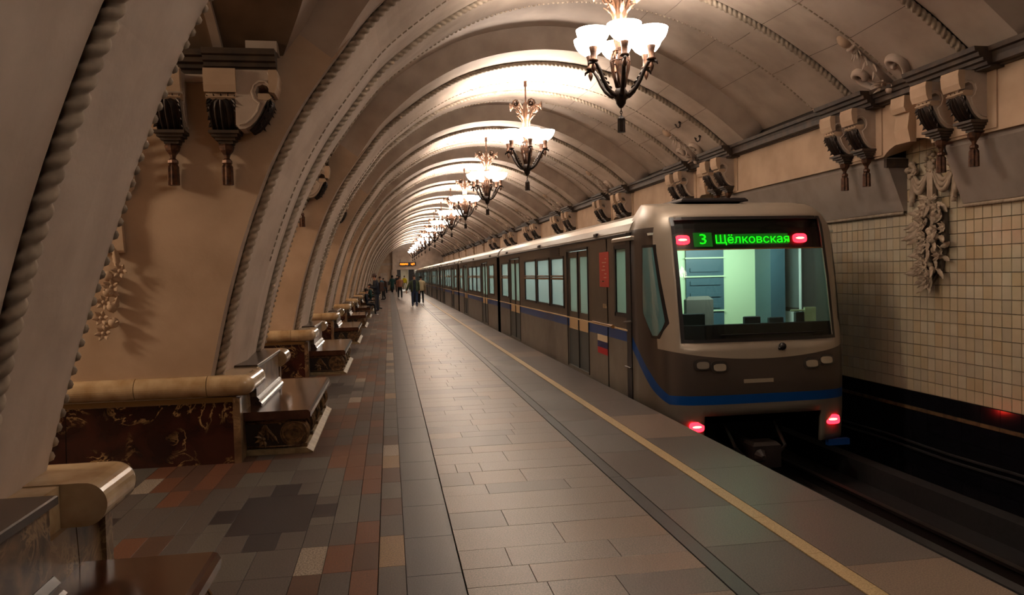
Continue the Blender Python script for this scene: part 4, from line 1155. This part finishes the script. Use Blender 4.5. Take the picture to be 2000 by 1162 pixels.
def shell():
    b = MB(); zs = []
    z = -.5
    zs = [-.5, -.42, -.3, -.2, -.1, 0, .1, .2, .3, .4, .5, .6, .7, WZ0, 1.0, 1.2, 1.4, 1.6, 1.8, 2.0, 2.2, 2.3, WZ1, 2.46, 2.52, 2.57, 2.61, 2.64, 2.66]
    def us(z):
        uw = u_of_x(WX, z); 
        side = [-1+i*(1-uw)/14 for i in range(15)]; mid = [-uw+2*uw*i/16 for i in range(1, 16)]
        return side+mid+[-s for s in side[::-1]]
    for za, zb in zip(zs, zs[1:]):
        ua, ub = us(za), us(zb); n = len(ua)
        for j in range(n-1):
            win = 14 <= j < 14+16
            if win and za >= WZ0-1e-6 and zb <= WZ1+1e-6: continue
            # coupler cut-out
            xm = front_pt((ua[j]+ua[j+1])/2, za)[0]
            if zb <= -.1+1e-6 and abs(xm-TXC-.0) < .82-(.0 if zb < -.2 else .06): continue
            # side window cut-out on the flanks
            pa = [front_pt(ua[j], za), front_pt(ua[j+1], za), front_pt(ub[j+1], zb), front_pt(ub[j], zb)]
            b.add(pa, [(0, 1, 2, 3)])
    return b
sh = shell().weld(1e-4); o = sh.build('cab_shell', CABP, car1, True)
sol = o.modifiers.new('thick', 'SOLIDIFY'); sol.thickness = .04; sol.offset = -1
# roof cap joins
b = MB(); rows = [[front_pt(u_, 2.655) for u_ in [-1+i/12 for i in range(25)]], [(TXC+(ax(2.66)+.1)*(-1+i/12)*.9, YB+.05, 2.60 if i in (0, 24) else 2.655) for i in range(25)]]
b.grid(rows); b.build('cab_roof', T_ROOF, car1)
b = MB(); b.box(TXC-.75, TXC+.2, 9.75, 10.7, 2.65, 2.70, ch=.03); b.build('roof_fairing', T_DARK, car1)
# windscreen surround: dark header and lower band, then the glass
def patch(z0, z1, x0, x1, off, nz=6, nx=14):
    b = MB(); b.grid([[front_pt(u_of_x(x0+(x1-x0)*i/nx, z0+(z1-z0)*j/nz, off), z0+(z1-z0)*j/nz, off) for i in range(nx+1)] for j in range(nz+1)]); return b
patch(2.0, 2.40, -WX, WX, .05).build('screen_header', T_DARK, car1)
patch(.84, 1.03, -WX, WX, .05).build('screen_lower_band', T_DARK, car1)
b = patch(.84, 2.40, -WX, WX, .02, 14, 20); b.build('windscreen', GLS, car1, True)
b = MB()
for (z0, z1, x0, x1) in ((.82, .86, -WX-.02, WX+.02), (2.38, 2.42, -WX-.02, WX+.02), (.82, 2.42, -WX-.02, -WX+.025), (.82, 2.42, WX-.025, WX+.02)):
    q = patch(z0, z1, x0, x1, -.004, 14, 14); b.add(q.v, q.f)
b.build('windscreen_seal', T_DARK, car1)
patch(1.985, 2.0, -WX, WX, .012, 1, 14).build('screen_bar', T_GOLD, car1)
b = MB(); b.tube([Vector(front_pt(u_of_x(x_, .91), .91, -.012)) for x_ in [-.55+.1*i for i in range(15)]], .008, 5); b.build('wiper', T_DARK, car1)
# destination display: two matrices and the lettering
def text(name, s, size, m, parent, mtx, ext=.002, sx=1.0):
    c = bpy.data.curves.new(name, 'FONT'); c.body = s; c.size = size; c.align_x = 'CENTER'; c.align_y = 'CENTER'; c.extrude = ext; c.resolution_u = 2; c.materials.append(m)
    o = bpy.data.objects.new(name, c); COL.objects.link(o)
    me = bpy.data.meshes.new_from_object(o.evaluated_get(bpy.context.evaluated_depsgraph_get())); bpy.data.objects.remove(o); me.name = name
    return put(name, me, parent, mtx=mtx @ Matrix.Diagonal((sx, 1, 1, 1)))
GDIM = emit('display_ground', (10, 84, 14), .75)
def onfront(dx, z, off):
    p = front_pt(u_of_x(dx, z, off), z, off); return Matrix.Translation(p) @ Matrix.Rotation(PI/2-.17, 4, 'X')
for dx, w_, h_ in ((-.645, .125, .115), (.03, .5, .085)):
    b = MB(); rws = []
    for zz in (-1, 1):
        rws.append([Vector(front_pt(u_of_x(dx+w_*(i/8*2-1), 2.12+zz*h_*.8, .045), 2.12+zz*h_*.8, .045)) for i in range(9)])
    b.grid(rws); b.build('display_matrix', GDIM, car1)
text('display_text', '3', .19, GREEN, car1, onfront(-.645, 2.12, .036), sx=1.3)
text('display_text', 'Щёлковская', .155, GREEN, car1, onfront(.03, 2.115, .036), sx=1.12)
def lampat(name, dx, z, rx, rz, off, m, core=None, n=20, dp=.02):
    b = MB(); M_ = onfront(dx, z, off)
    b.prism([(rx*math.copysign(abs(math.cos(2*PI*i/n))**.6, math.cos(2*PI*i/n)), rz*math.copysign(abs(math.sin(2*PI*i/n))**.6, math.sin(2*PI*i/n))) for i in range(n)], lambda p, q, d: M_ @ Vector((p, q, d)), 0, dp)
    b.build(name, m, car1)
    if core:
        b = MB(); b.prism([(rx*.6*math.cos(2*PI*i/n), rz*.2*math.sin(2*PI*i/n)) for i in range(n)], lambda p, q, d: M_ @ Vector((p, q, d)), dp, dp+.004); b.build('lamp_filament', core, car1)
for dx in (-.915, .69): lampat('tail_lamp', dx, 2.12, .095, .06, .04, RED, REDC)
for dx in (-.89, .97): lampat('tail_lamp', dx, -.235, .095, .062, .0, RED, REDC)
LENS = mat('lamp_lens', (170, 160, 146), .12, metal=.5); HOU = mat('lamp_housing', (50, 44, 42), .3)
for cx_, pr in ((-.70, ((-.11, .012), (.105, -.02))), (.76, ((-.11, -.02), (.105, .014)))):
    for dx, dz in pr:
        lampat('headlamp_housing', cx_+dx, .535+dz, .11, .072, -.002, HOU, None, dp=.012); lampat('headlamp', cx_+dx, .53+dz, .08, .045, -.016, LENS, None, dp=.012)
b = MB(); M_ = onfront(.25, .74, 0); b.ball(M_ @ Vector((0, 0, .03)), .05, 10); b.tube([M_ @ Vector((0, 0, 0)), M_ @ Vector((-.05, -.03, .04))], .02, 6); b.build('front_camera', T_DARK, car1, True)
b = MB(); q = patch(.30, .35, -.28, .12, -.004, 1, 6); b.add(q.v, q.f); b.build('emblem_plate', LENS, car1)
# flank windows of the cab (dark surround, glass)
for sg in (-1, 1):
    xs = TXC+sg*(AX+.012)
    def onflank(yy, zz, off):
        lo, hi = .4, 1.0
        for _ in range(30):
            md = (lo+hi)/2
            if front_pt(md, zz)[1] < yy: lo = md
            else: hi = md
        p = front_pt(sg*lo, zz, -off); return (p[0], yy, zz)
    def flankpatch(e, off):
        b = MB(); rws = []; z0_, z1_ = .90-e, 2.04+e
        for i in range(13):
            zz = z0_+(z1_-z0_)*i/12; zc = min(max(zz, .90), 2.04)
            ya = 9.23+.25*max(0, (zc-1.05)/.99) if zc > 1.05 else 9.23+.10*(1.05-zc)/.15
            yb_ = 9.68 if zc > 1.2 else 9.42+.26*(zc-.90)/.30
            ya -= e; yb_ += e
            rws.append([onflank(ya+(yb_-ya)*j/8, zz, off) for j in range(9)])
        b.grid(rws); return b
    flankpatch(.035, .004).build('side_window_frame', T_DARK, car1)
    b = flankpatch(0, .009)
    GLT = bpy.data.materials.get('cab_side_glass') or mat('cab_side_glass', (84, 128, 132), .12, coat=.4)
    b.build('side_window', GLT, car1)
# dark post, door handle rails
b = MB(); b.box(TX0-.015, TX0+.03, 10.14, 10.34, -.42, 2.27); b.build('corner_post', T_DARK, car1)
b = MB(); b.tube([(TX0-.05, 10.32, .40), (TX0-.05, 10.08, .40)], .012, 6); b.tube([(TX0-.05, 10.34, 1.02), (TX0-.05, 10.02, 1.05)], .012, 6); b.build('step_handle', STEEL, car1)
b = MB(); b.tube([(TX0-.035, 12.1, .93), (TX0-.05, 11.2, .93), (TX0-.05, 10.9, .92)], [.01, .012, .03], 6); b.build('door_handle', T_GOLD, car1)
b = MB(); b.box(TX0-.05, TX0+.02, 10.0, 10.9, 2.16, 2.22, ch=.02); b.build('drip_rail', T_ROOF, car1)
b = MB()
for (a, c, d, e) in ((10.30, 10.36, 1.08, 2.1), (10.86, 10.92, 1.08, 2.1), (10.30, 10.92, 1.08, 1.14), (10.30, 10.92, 2.06, 2.12)): b.box(TX0-.012, TX0+.02, a, c, d, e)
b.build('cab_door_frame', T_DARK, car1)
for xx in (TX0+.012, TX1-.02):
    b = MB(); b.box(xx, xx+.008, 10.36, 10.86, 1.14, 2.06); b.build('cab_door_pane', GLSF, car1)
# livery marks on the cab side
b = MB(); b.box(TX0-.006, TX0, 11.22, 11.73, 1.5, 2.04); b.build('poster', POST, car1)
MX = Matrix.Translation((TX0-.008, 11.47, 1.77)) @ Matrix(((0, 0, -1, 0), (-1, 0, 0, 0), (0, 1, 0, 0), (0, 0, 0, 1)))
b = MB()
rq = random.Random(11)
for i in range(7):
    for j in range(rq.choice((1, 2))):
        yy = 11.32+rq.uniform(0, .16); b.box(TX0-.009, TX0-.006, yy, yy+rq.uniform(.06, .2), 1.58+.058*i, 1.595+.058*i)
b.build('poster_print', POSTT, car1)
text('car_number', '0136', .10, T_CREAM, car1, Matrix.Translation((TX0-.004, 11.47, 1.20)) @ MX.to_3x3().to_4x4(), .001)
for z0, z1, m, n_ in ((.66, .76, FLAGW, 'flag_white_band'), (.56, .66, FLAGB, 'flag_blue_band'), (.46, .56, FLAGR, 'flag_red_band')):
    b = MB(); b.box(TX0-.005, TX0, 11.36, 11.92, z0-.02, z1-.02); b.build(n_, m, car1)
# cab interior
CABT = mat('cab_teal', (92, 158, 156), .5); CABC = mat('cab_cream', (206, 222, 176), .5); CABG = mat('cab_grey', (70, 92, 100), .4); DESK = mat('cab_desk', (52, 54, 56), .5); SEATM = mat('cab_seat', (96, 90, 80), .8); PAPER = mat('cab_notice', (150, 190, 206), .6)
yb = 10.98
b = MB(); b.box(TX0+.05, TX1-.05, yb, yb+.05, 0, 2.2); b.build('cab_bulkhead', CABC, car1)
b = MB(); b.box(TX0+.05, TX0+.45, yb-.03, yb, 0, 2.2); b.build('cab_cupboard', CABT, car1)
b = MB(); b.box(4.42, 5.02, yb-.04, yb, .0, 2.12); 
for z in (1.15, 1.32, 1.5, 1.7): b.box(4.48, 4.96, yb-.06, yb-.04, z, z+.06)
b.build('cab_inner_door', CABG, car1)
b = MB()
for z in (1.10, 1.62, 1.9): b.box(4.40, 5.04, yb-.065, yb-.04, z, z+.02)
b.build('door_rails', CABC, car1)
b = MB(); b.box(3.86, 4.16, yb-.012, yb-.0, 1.22, 1.62); b.build('notice_sheet', PAPER, car1)
b = MB(); b.box(5.55, 5.78, 10.5, yb, .9, 2.15); b.build('equipment_rack', CABG, car1)
b = MB(); b.prism([(9.25, .9), (9.35, 1.02), (9.75, .98), (9.8, .85), (9.8, .2), (9.3, .2)], lambda p, q, d: (d, p, q), TX0+.15, TX1-.15); b.build('control_desk', DESK, car1)
b = MB(); b.box(4.12, 4.52, 10.2, 10.3, .85, 1.36, ch=.05); b.box(4.1, 4.54, 9.9, 10.3, .72, .85, ch=.03); b.build('driver_seat', SEATM, car1)
b = MB()
for x_, w_, h_ in ((3.75, .34, .16), (4.65, .22, .1), (5.0, .2, .08), (5.38, .16, .14)): b.box(x_, x_+w_, 9.5, 9.56, 1.0, 1.0+h_, ch=.01)
b.build('desk_monitors', DESK, car1)
b = MB(); b.tube([(3.7, 9.62, 1.12), (4.1, 9.62, 1.12)], .012, 6); b.tube([(5.3, 9.5, 1.16), (5.6, 9.5, 1.16)], .012, 6); b.box(5.5, 5.66, 9.48, 9.52, 1.0, 1.2); b.build('desk_controls', CABC, car1)
b = MB(); b.box(TX0+.05, TX1-.05, 9.5, 11.3, 2.2, 2.23); b.build('cab_ceiling', T_INT, car1)
b = MB(); b.box(TX0+.05, TX1-.05, 9.4, 11.3, -.05, 0); b.build('cab_floor', T_FLOOR, car1)
cl = bpy.data.lights.new('cab_lamp', 'AREA'); cl.energy = CAB_W; cl.shape = 'RECTANGLE'; cl.size = 1.6; cl.size_y = .3; cl.color = (.72, 1, .92)
lo = bpy.data.objects.new('cab_lamp', cl); COL.objects.link(lo); lo.location = (TXC, 9.85, 2.14); lo.rotation_euler = (math.radians(58), 0, 0)
# coupler and bogie
b = MB(); b.tube([(TXC, 10.2, -.62), (TXC, 9.15, -.62)], .10, 10); b.box(TXC-.19, TXC+.19, 8.92, 9.2, -.78, -.46, ch=.04); b.tube([(TXC-.10, 8.9, -.62), (TXC-.10, 8.8, -.62)], [.09, .03], 10); b.build('coupler', HOU, car1)
b = MB()
for sx in (-1, 1):
    b.tube([(TXC+sx*.35, 9.4, -.3), (TXC+sx*.34, 9.1, -.55), (TXC+sx*.2, 9.1, -.7)], .025, 6)
    b.prism([(.42*math.cos(2*PI*i/20), .42*math.sin(2*PI*i/20)) for i in range(20)], lambda p, q, d: (d, 10.9+p, -.52+q), TXC+sx*.76-.06, TXC+sx*.76+.06)
b.box(TXC-.9, TXC+.9, 10.2, 11.6, -.7, -.45); b.build('bogie', HOU, car1)
b = MB(); b.box(TX1-.42, TX1-.12, 9.05, 9.12, -.58, -.5); b.build('blue_step', T_BLUE, car1)

# ------------------------------------------------------------------ LED sign
sg_ = thing('led_sign', 'long black sign with orange moving letters over the far portal', 'sign', (2.25, YE-.12, 3.12))
b = MB(); b.box(-1.0, 1.0, -.06, .06, -.21, .21); b.build('sign_case', T_DARK, sg_)
for x_ in (-.9, .86):
    b = MB(); b.box(x_, x_+.04, -.02, .02, .21, .6); b.build('sign_hanger', T_DARK, sg_)
text('sign_text', 'павло', .40, ORANGE, sg_, Matrix.Translation((-.43, -.075, 0)) @ Matrix.Rotation(PI/2, 4, 'X'), sx=.85)
text('sign_text', 'цп', .40, ORANGE, sg_, Matrix.Translation((.62, -.075, 0)) @ Matrix.Rotation(PI/2, 4, 'X'), sx=1.0)

# ------------------------------------------------------------------ people
SKIN = mat('skin', (176, 126, 100), .6)
def cloth(n, c): return mat('cloth_'+n, c, .85)
def skin_body(name, joints, edges, matof, mats, parent):
    me = bpy.data.meshes.new(name); me.from_pydata([j[0] for j in joints], edges, [])
    o = bpy.data.objects.new(name, me); COL.objects.link(o)
    sm = o.modifiers.new('skin', 'SKIN'); sm.use_smooth_shade = True; ss = o.modifiers.new('sub', 'SUBSURF'); ss.levels = 1; ss.render_levels = 1
    for i, j in enumerate(joints):
        r_ = j[1]; me.skin_vertices[0].data[i].radius = r_ if hasattr(r_, '__len__') else (r_, r_)
    me.skin_vertices[0].data[0].use_root = True
    dg = bpy.context.evaluated_depsgraph_get(); m2 = bpy.data.meshes.new_from_object(o.evaluated_get(dg)); bpy.data.objects.remove(o)
    m2.materials.clear()
    for m in mats: m2.materials.append(m)
    for p in m2.polygons: p.material_index = matof(p.center)
    m2.name = name; return put(name, m2, parent)
def person(label, x, y, H, rz, top, legs, shoes, hair, pose='walk', coat=None, bag=None, hood=None, long_hair=False, skirt=None, arm='down', lean=0.0):
    r = thing('person', label, 'person', (x, y, 0), 'passengers', rz)
    s = H/1.75; V = lambda a, b, c: (a*s, b*s, c*s)      # local: faces -Y
    sit = pose == 'sit'
    hz = .435/s+.10 if sit else .95; dz = hz-.95
    st_ = .22 if pose == 'walk' else .03
    ln = lean
    J = [(V(0, 0, hz), (.14*s, .10*s)), (V(0, -.02-ln*.3, 1.12+dz), (.13*s, .095*s)), (V(0, -ln*.7, 1.30+dz), (.155*s, .11*s)), (V(0, -ln, 1.44+dz), (.11*s, .08*s)), (V(0, -.01-ln*1.15, 1.52+dz), .05*s), (V(0, -.03-ln*1.5, 1.60+dz), (.066*s, .08*s)), (V(0, -.03-ln*1.6, 1.68+dz), (.068*s, .085*s))]
    E = [(0, 1), (1, 2), (2, 3), (3, 4), (4, 5), (5, 6)]
    for sd in (-1, 1):
        n = len(J); f = st_*sd
        if sit: J += [(V(sd*.10, -.06, hz), .085*s), (V(sd*.12, -.44, hz-.02), .06*s), (V(sd*.12, -.46, .10), .042*s), (V(sd*.12, -.62, .05), (.045*s, .03*s))]
        else: J += [(V(sd*.10, 0, .88), .10*s), (V(sd*.11, -f*.5-.02, .49), .078*s), (V(sd*.105, -f*.8+(.06 if f < 0 else 0), .10), .058*s), (V(sd*.11, -f*.8-.15, .045), (.045*s, .03*s))]
        E += [(0, n), (n, n+1), (n+1, n+2), (n+2, n+3)]
        n = len(J)
        if arm == 'phone' or sit: J += [(V(sd*.19, -ln, 1.42+dz), .06*s), (V(sd*.24, -.04-ln, 1.14+dz), .046*s), (V(sd*.10, -.28-ln, 1.20+dz), .032*s), (V(sd*.05, -.33-ln, 1.24+dz), .03*s)]
        elif arm == 'out' and sd < 0: J += [(V(sd*.19, 0, 1.42+dz), .06*s), (V(sd*.33, -.02, 1.16), .046*s), (V(sd*.42, -.08, .93), .032*s), (V(sd*.44, -.10, .83), .032*s)]
        else: J += [(V(sd*.19, -ln, 1.42+dz), .06*s), (V(sd*.25, .04+f*.3, 1.14+dz), .046*s), (V(sd*.26, -.06+f*.6, .90+dz), .032*s), (V(sd*.26, -.09+f*.7, .80+dz), .034*s)]
        E += [(3, n), (n, n+1), (n+1, n+2), (n+2, n+3)]
    hands = [Vector(J[i][0]) for i in (14, 22)]
    def mo(c):
        if c.z > (1.50+dz)*s: return 2
        for h in hands:
            if (c-h).length < .085*s: return 2
        if c.z < .10*s: return 3
        if sit: return 1 if (c.z < (hz+.1)*s and (c.y < -.1*s or c.z < .5*s)) else 0
        return 1 if c.z < .93*s and abs(c.x) < .2*s else 0
    skin_body('body', J, E, mo, [top, legs, SKIN, shoes], r)
    hc = Vector(J[6][0])
    b = MB(); b.ball(hc+Vector((0, .018*s, .03*s)), .105*s, 12, 0, (.86, 1.0, .95))
    if long_hair: b.ball(hc+Vector((0, .07*s, -.08*s)), .11*s, 10, 0, (.9, .5, 1.5))
    b.build('hair', hair, r, True)
    b = MB()      # face: nose, brows, mouth, ears
    b.ball(hc+Vector((0, -.09*s, -.03*s)), .016*s, 6, 0, (.8, 1.2, 1.4))
    for q in (-1, 1): b.ball(hc+Vector((q*.076*s, 0, -.02*s)), .022*s, 6, 0, (.5, .8, 1.2))
    b.build('nose_and_ears', SKIN, r, True)
    b = MB()
    for q in (-1, 1): b.ball(hc+Vector((q*.03*s, -.082*s, 0)), .009*s, 6)
    b.box(hc.x-.02*s, hc.x+.02*s, hc.y-.085*s, hc.y-.075*s, hc.z-.066*s, hc.z-.060*s); b.build('eyes_and_mouth', hair, r)
    for n_, h in enumerate(hands):
        b = MB()
        for f in range(4): b.tube([h+Vector((.012*(f-1.5), 0, -.01))*s, h+Vector((.013*(f-1.5), -.015, -.05))*s, h+Vector((.011*(f-1.5), -.035, -.075-.006*(f % 2)))*s], .007*s, 5)
        b.tube([h+Vector((.02, -.01, .0))*s, h+Vector((.03, -.03, -.03))*s], .008*s, 5); b.build('fingers', SKIN, r, True)
    if coat:
        m, zb, open_ = coat; b = MB(); rows_ = []
        for z, rx, ry in ((zb, .21, .17), ((zb+1.1)/2, .20, .155), (1.12, .18, .14), (1.3, .20, .145), (1.43, .20, .13), (1.49, .09, .08)):
            z += dz
            a0, a1 = (-PI/2+.45, 3*PI/2-.45) if open_ else (-PI/2+.02, 3*PI/2-.02)
            rows_.append([V(rx*math.cos(a0+(a1-a0)*i/18), ry*math.sin(a0+(a1-a0)*i/18)-ln*sat((z-.9)/.6), z) for i in range(19)])
        b.grid(rows_); o = b.build('coat', m, r, True); sd_ = o.modifiers.new('thick', 'SOLIDIFY'); sd_.thickness = .015
        for sd in (0, 1):     # sleeves
            i0 = 11+8*sd; b = MB(); P = [Vector(J[i0+q][0]) for q in range(3)]
            b.tube([P[0], (P[0]+P[1])/2, P[1], P[2]], [.072*s, .066*s, .058*s, .046*s], 10); b.build('sleeve', m, r, True)
    if bag == 'backpack':
        b = MB(); b.box(-.16*s, .16*s, .11*s, .30*s, (.98+dz)*s, (1.42+dz)*s, ch=.05*s); b.build('backpack', hair, r)
    if bag == 'tote':
        b = MB(); b.box(.18*s, .30*s, -.1*s, .1*s, .95*s, 1.15*s, ch=.02); b.build('shoulder_bag', CREAMB, r)
        b = MB(); b.tube([V(.24, 0, 1.15), V(.2, -.05, 1.35), V(.05, -.12, 1.45), V(-.1, 0, 1.46)], .01, 5); b.build('bag_strap', CREAMB, r)
    if hood:
        b = MB(); b.ball(hc+Vector((0, .02*s, .01*s)), .13*s, 12, 0, (.9, 1, 1.1)); b.build('hood', hood, r, True)
    if skirt:
        b = MB(); b.lathe([(.17*s, .98*s), (.2*s, .8*s), (.26*s, .45*s)], n=16); b.build('skirt', skirt, r, True)
    return r
NAVY = cloth('navy', (22, 28, 44)); BLKC = cloth('black', (20, 20, 24)); DENIM = cloth('denim', (32, 48, 78)); OLIVE = cloth('olive', (62, 72, 50)); BEIGE = cloth('beige', (176, 160, 128)); TEAL = cloth('teal', (24, 84, 106))
DGREEN = cloth('dark_green', (14, 56, 54)); RUST = cloth('rust', (146, 96, 72)); YEL = cloth('yellow', (210, 190, 24)); WHT = cloth('pale_grey', (176, 172, 166)); HAIRD = mat('hair_dark', (30, 20, 18), .6); HAIRB = mat('hair_brown', (66, 40, 30), .6); SHOE = cloth('brown_shoe', (74, 38, 32)); SHW = cloth('white_shoe', (206, 200, 196)); GREYT = cloth('grey_shirt', (130, 120, 116))
person('man in a navy jacket standing by the benches looking down at his phone', -.60, 37.6, 1.80, -PI*.42, NAVY, NAVY, SHOE, HAIRB, 'stand', (NAVY, .86, True), 'backpack', arm='phone', lean=.06)
person('man in a dark jacket standing just behind the one in navy', -.70, 42.0, 1.84, -PI*.5, BLKC, BLKC, BLKC, HAIRD, 'stand', (BLKC, .86, True), arm='phone', lean=.05)
person('person with a blue backpack leaning forward beyond the two standing men', -.42, 56.0, 1.68, -PI*.6, TEAL, BLKC, BLKC, HAIRB, 'stand', (TEAL, .9, False), 'backpack', lean=.16)
person('person in black bending over near the far benches', -.28, 75.0, 1.5, -PI*.35, BLKC, NAVY, SHW, HAIRD, 'stand', (BLKC, .9, False), 'backpack', lean=.22)
person('woman in a long dark green hooded coat walking far down the platform', .30, 78.0, 1.72, PI*.9, DGREEN, BLKC, SHW, HAIRD, 'walk', (DGREEN, .35, False), hood=BLKC)
person('person in black walking beside the woman in the green coat', .82, 80.0, 1.78, PI, BLKC, BLKC, BLKC, HAIRD, 'walk', (BLKC, .8, False))
person('woman in a rust jacket and black trousers with white shoes', .78, 58.0, 1.70, .1, RUST, BLKC, SHW, HAIRD, 'walk', (RUST, .92, False), 'tote', long_hair=True)
person('person in a yellow jacket and pale trousers at the far portal', 1.72, 88.0, 1.68, PI, YEL, WHT, SHW, HAIRD, 'walk', (YEL, .95, False))
person('bearded man in an open olive jacket and jeans walking to the camera', 1.36, 42.4, 1.76, 0, NAVY, DENIM, BLKC, HAIRD, 'walk', (OLIVE, .84, True), arm='out')
person('woman in a beige jacket and black trousers walking next to the train', 1.93, 47.5, 1.66, PI, BEIGE, BLKC, BLKC, HAIRD, 'walk', (BEIGE, .82, False))
person('person in a green top sitting on a bench beyond the standing men', -1.0, YC+PER*5+.6, 1.7, PI/2, DGREEN, cloth('khaki', (96, 80, 58)), BLKC, HAIRD, 'sit')
person('person in dark clothes sitting on the bench before the navy jacket man', -1.02, YC+PER*4+.6, 1.45, PI/2, NAVY, BLKC, SHW, HAIRD, 'sit')
sc_ = thing('suitcase', 'black suitcase rolling beside the woman in beige', 'suitcase', (1.66, 48.2, 0))
b = MB(); b.box(-.18, .18, -.12, .12, .06, .66, ch=.03); b.build('suitcase_shell', BLKC, sc_)
b = MB(); b.tube([(-.1, .1, .66), (-.1, .1, .98), (.1, .1, .98), (.1, .1, .66)], .01, 5); b.build('handle', STEEL, sc_)
for sx in (-.14, .14):
    b = MB(); b.tube([(sx-.02, .08, .035), (sx+.02, .08, .035)], .035, 10); b.build('wheel', BLKC, sc_)
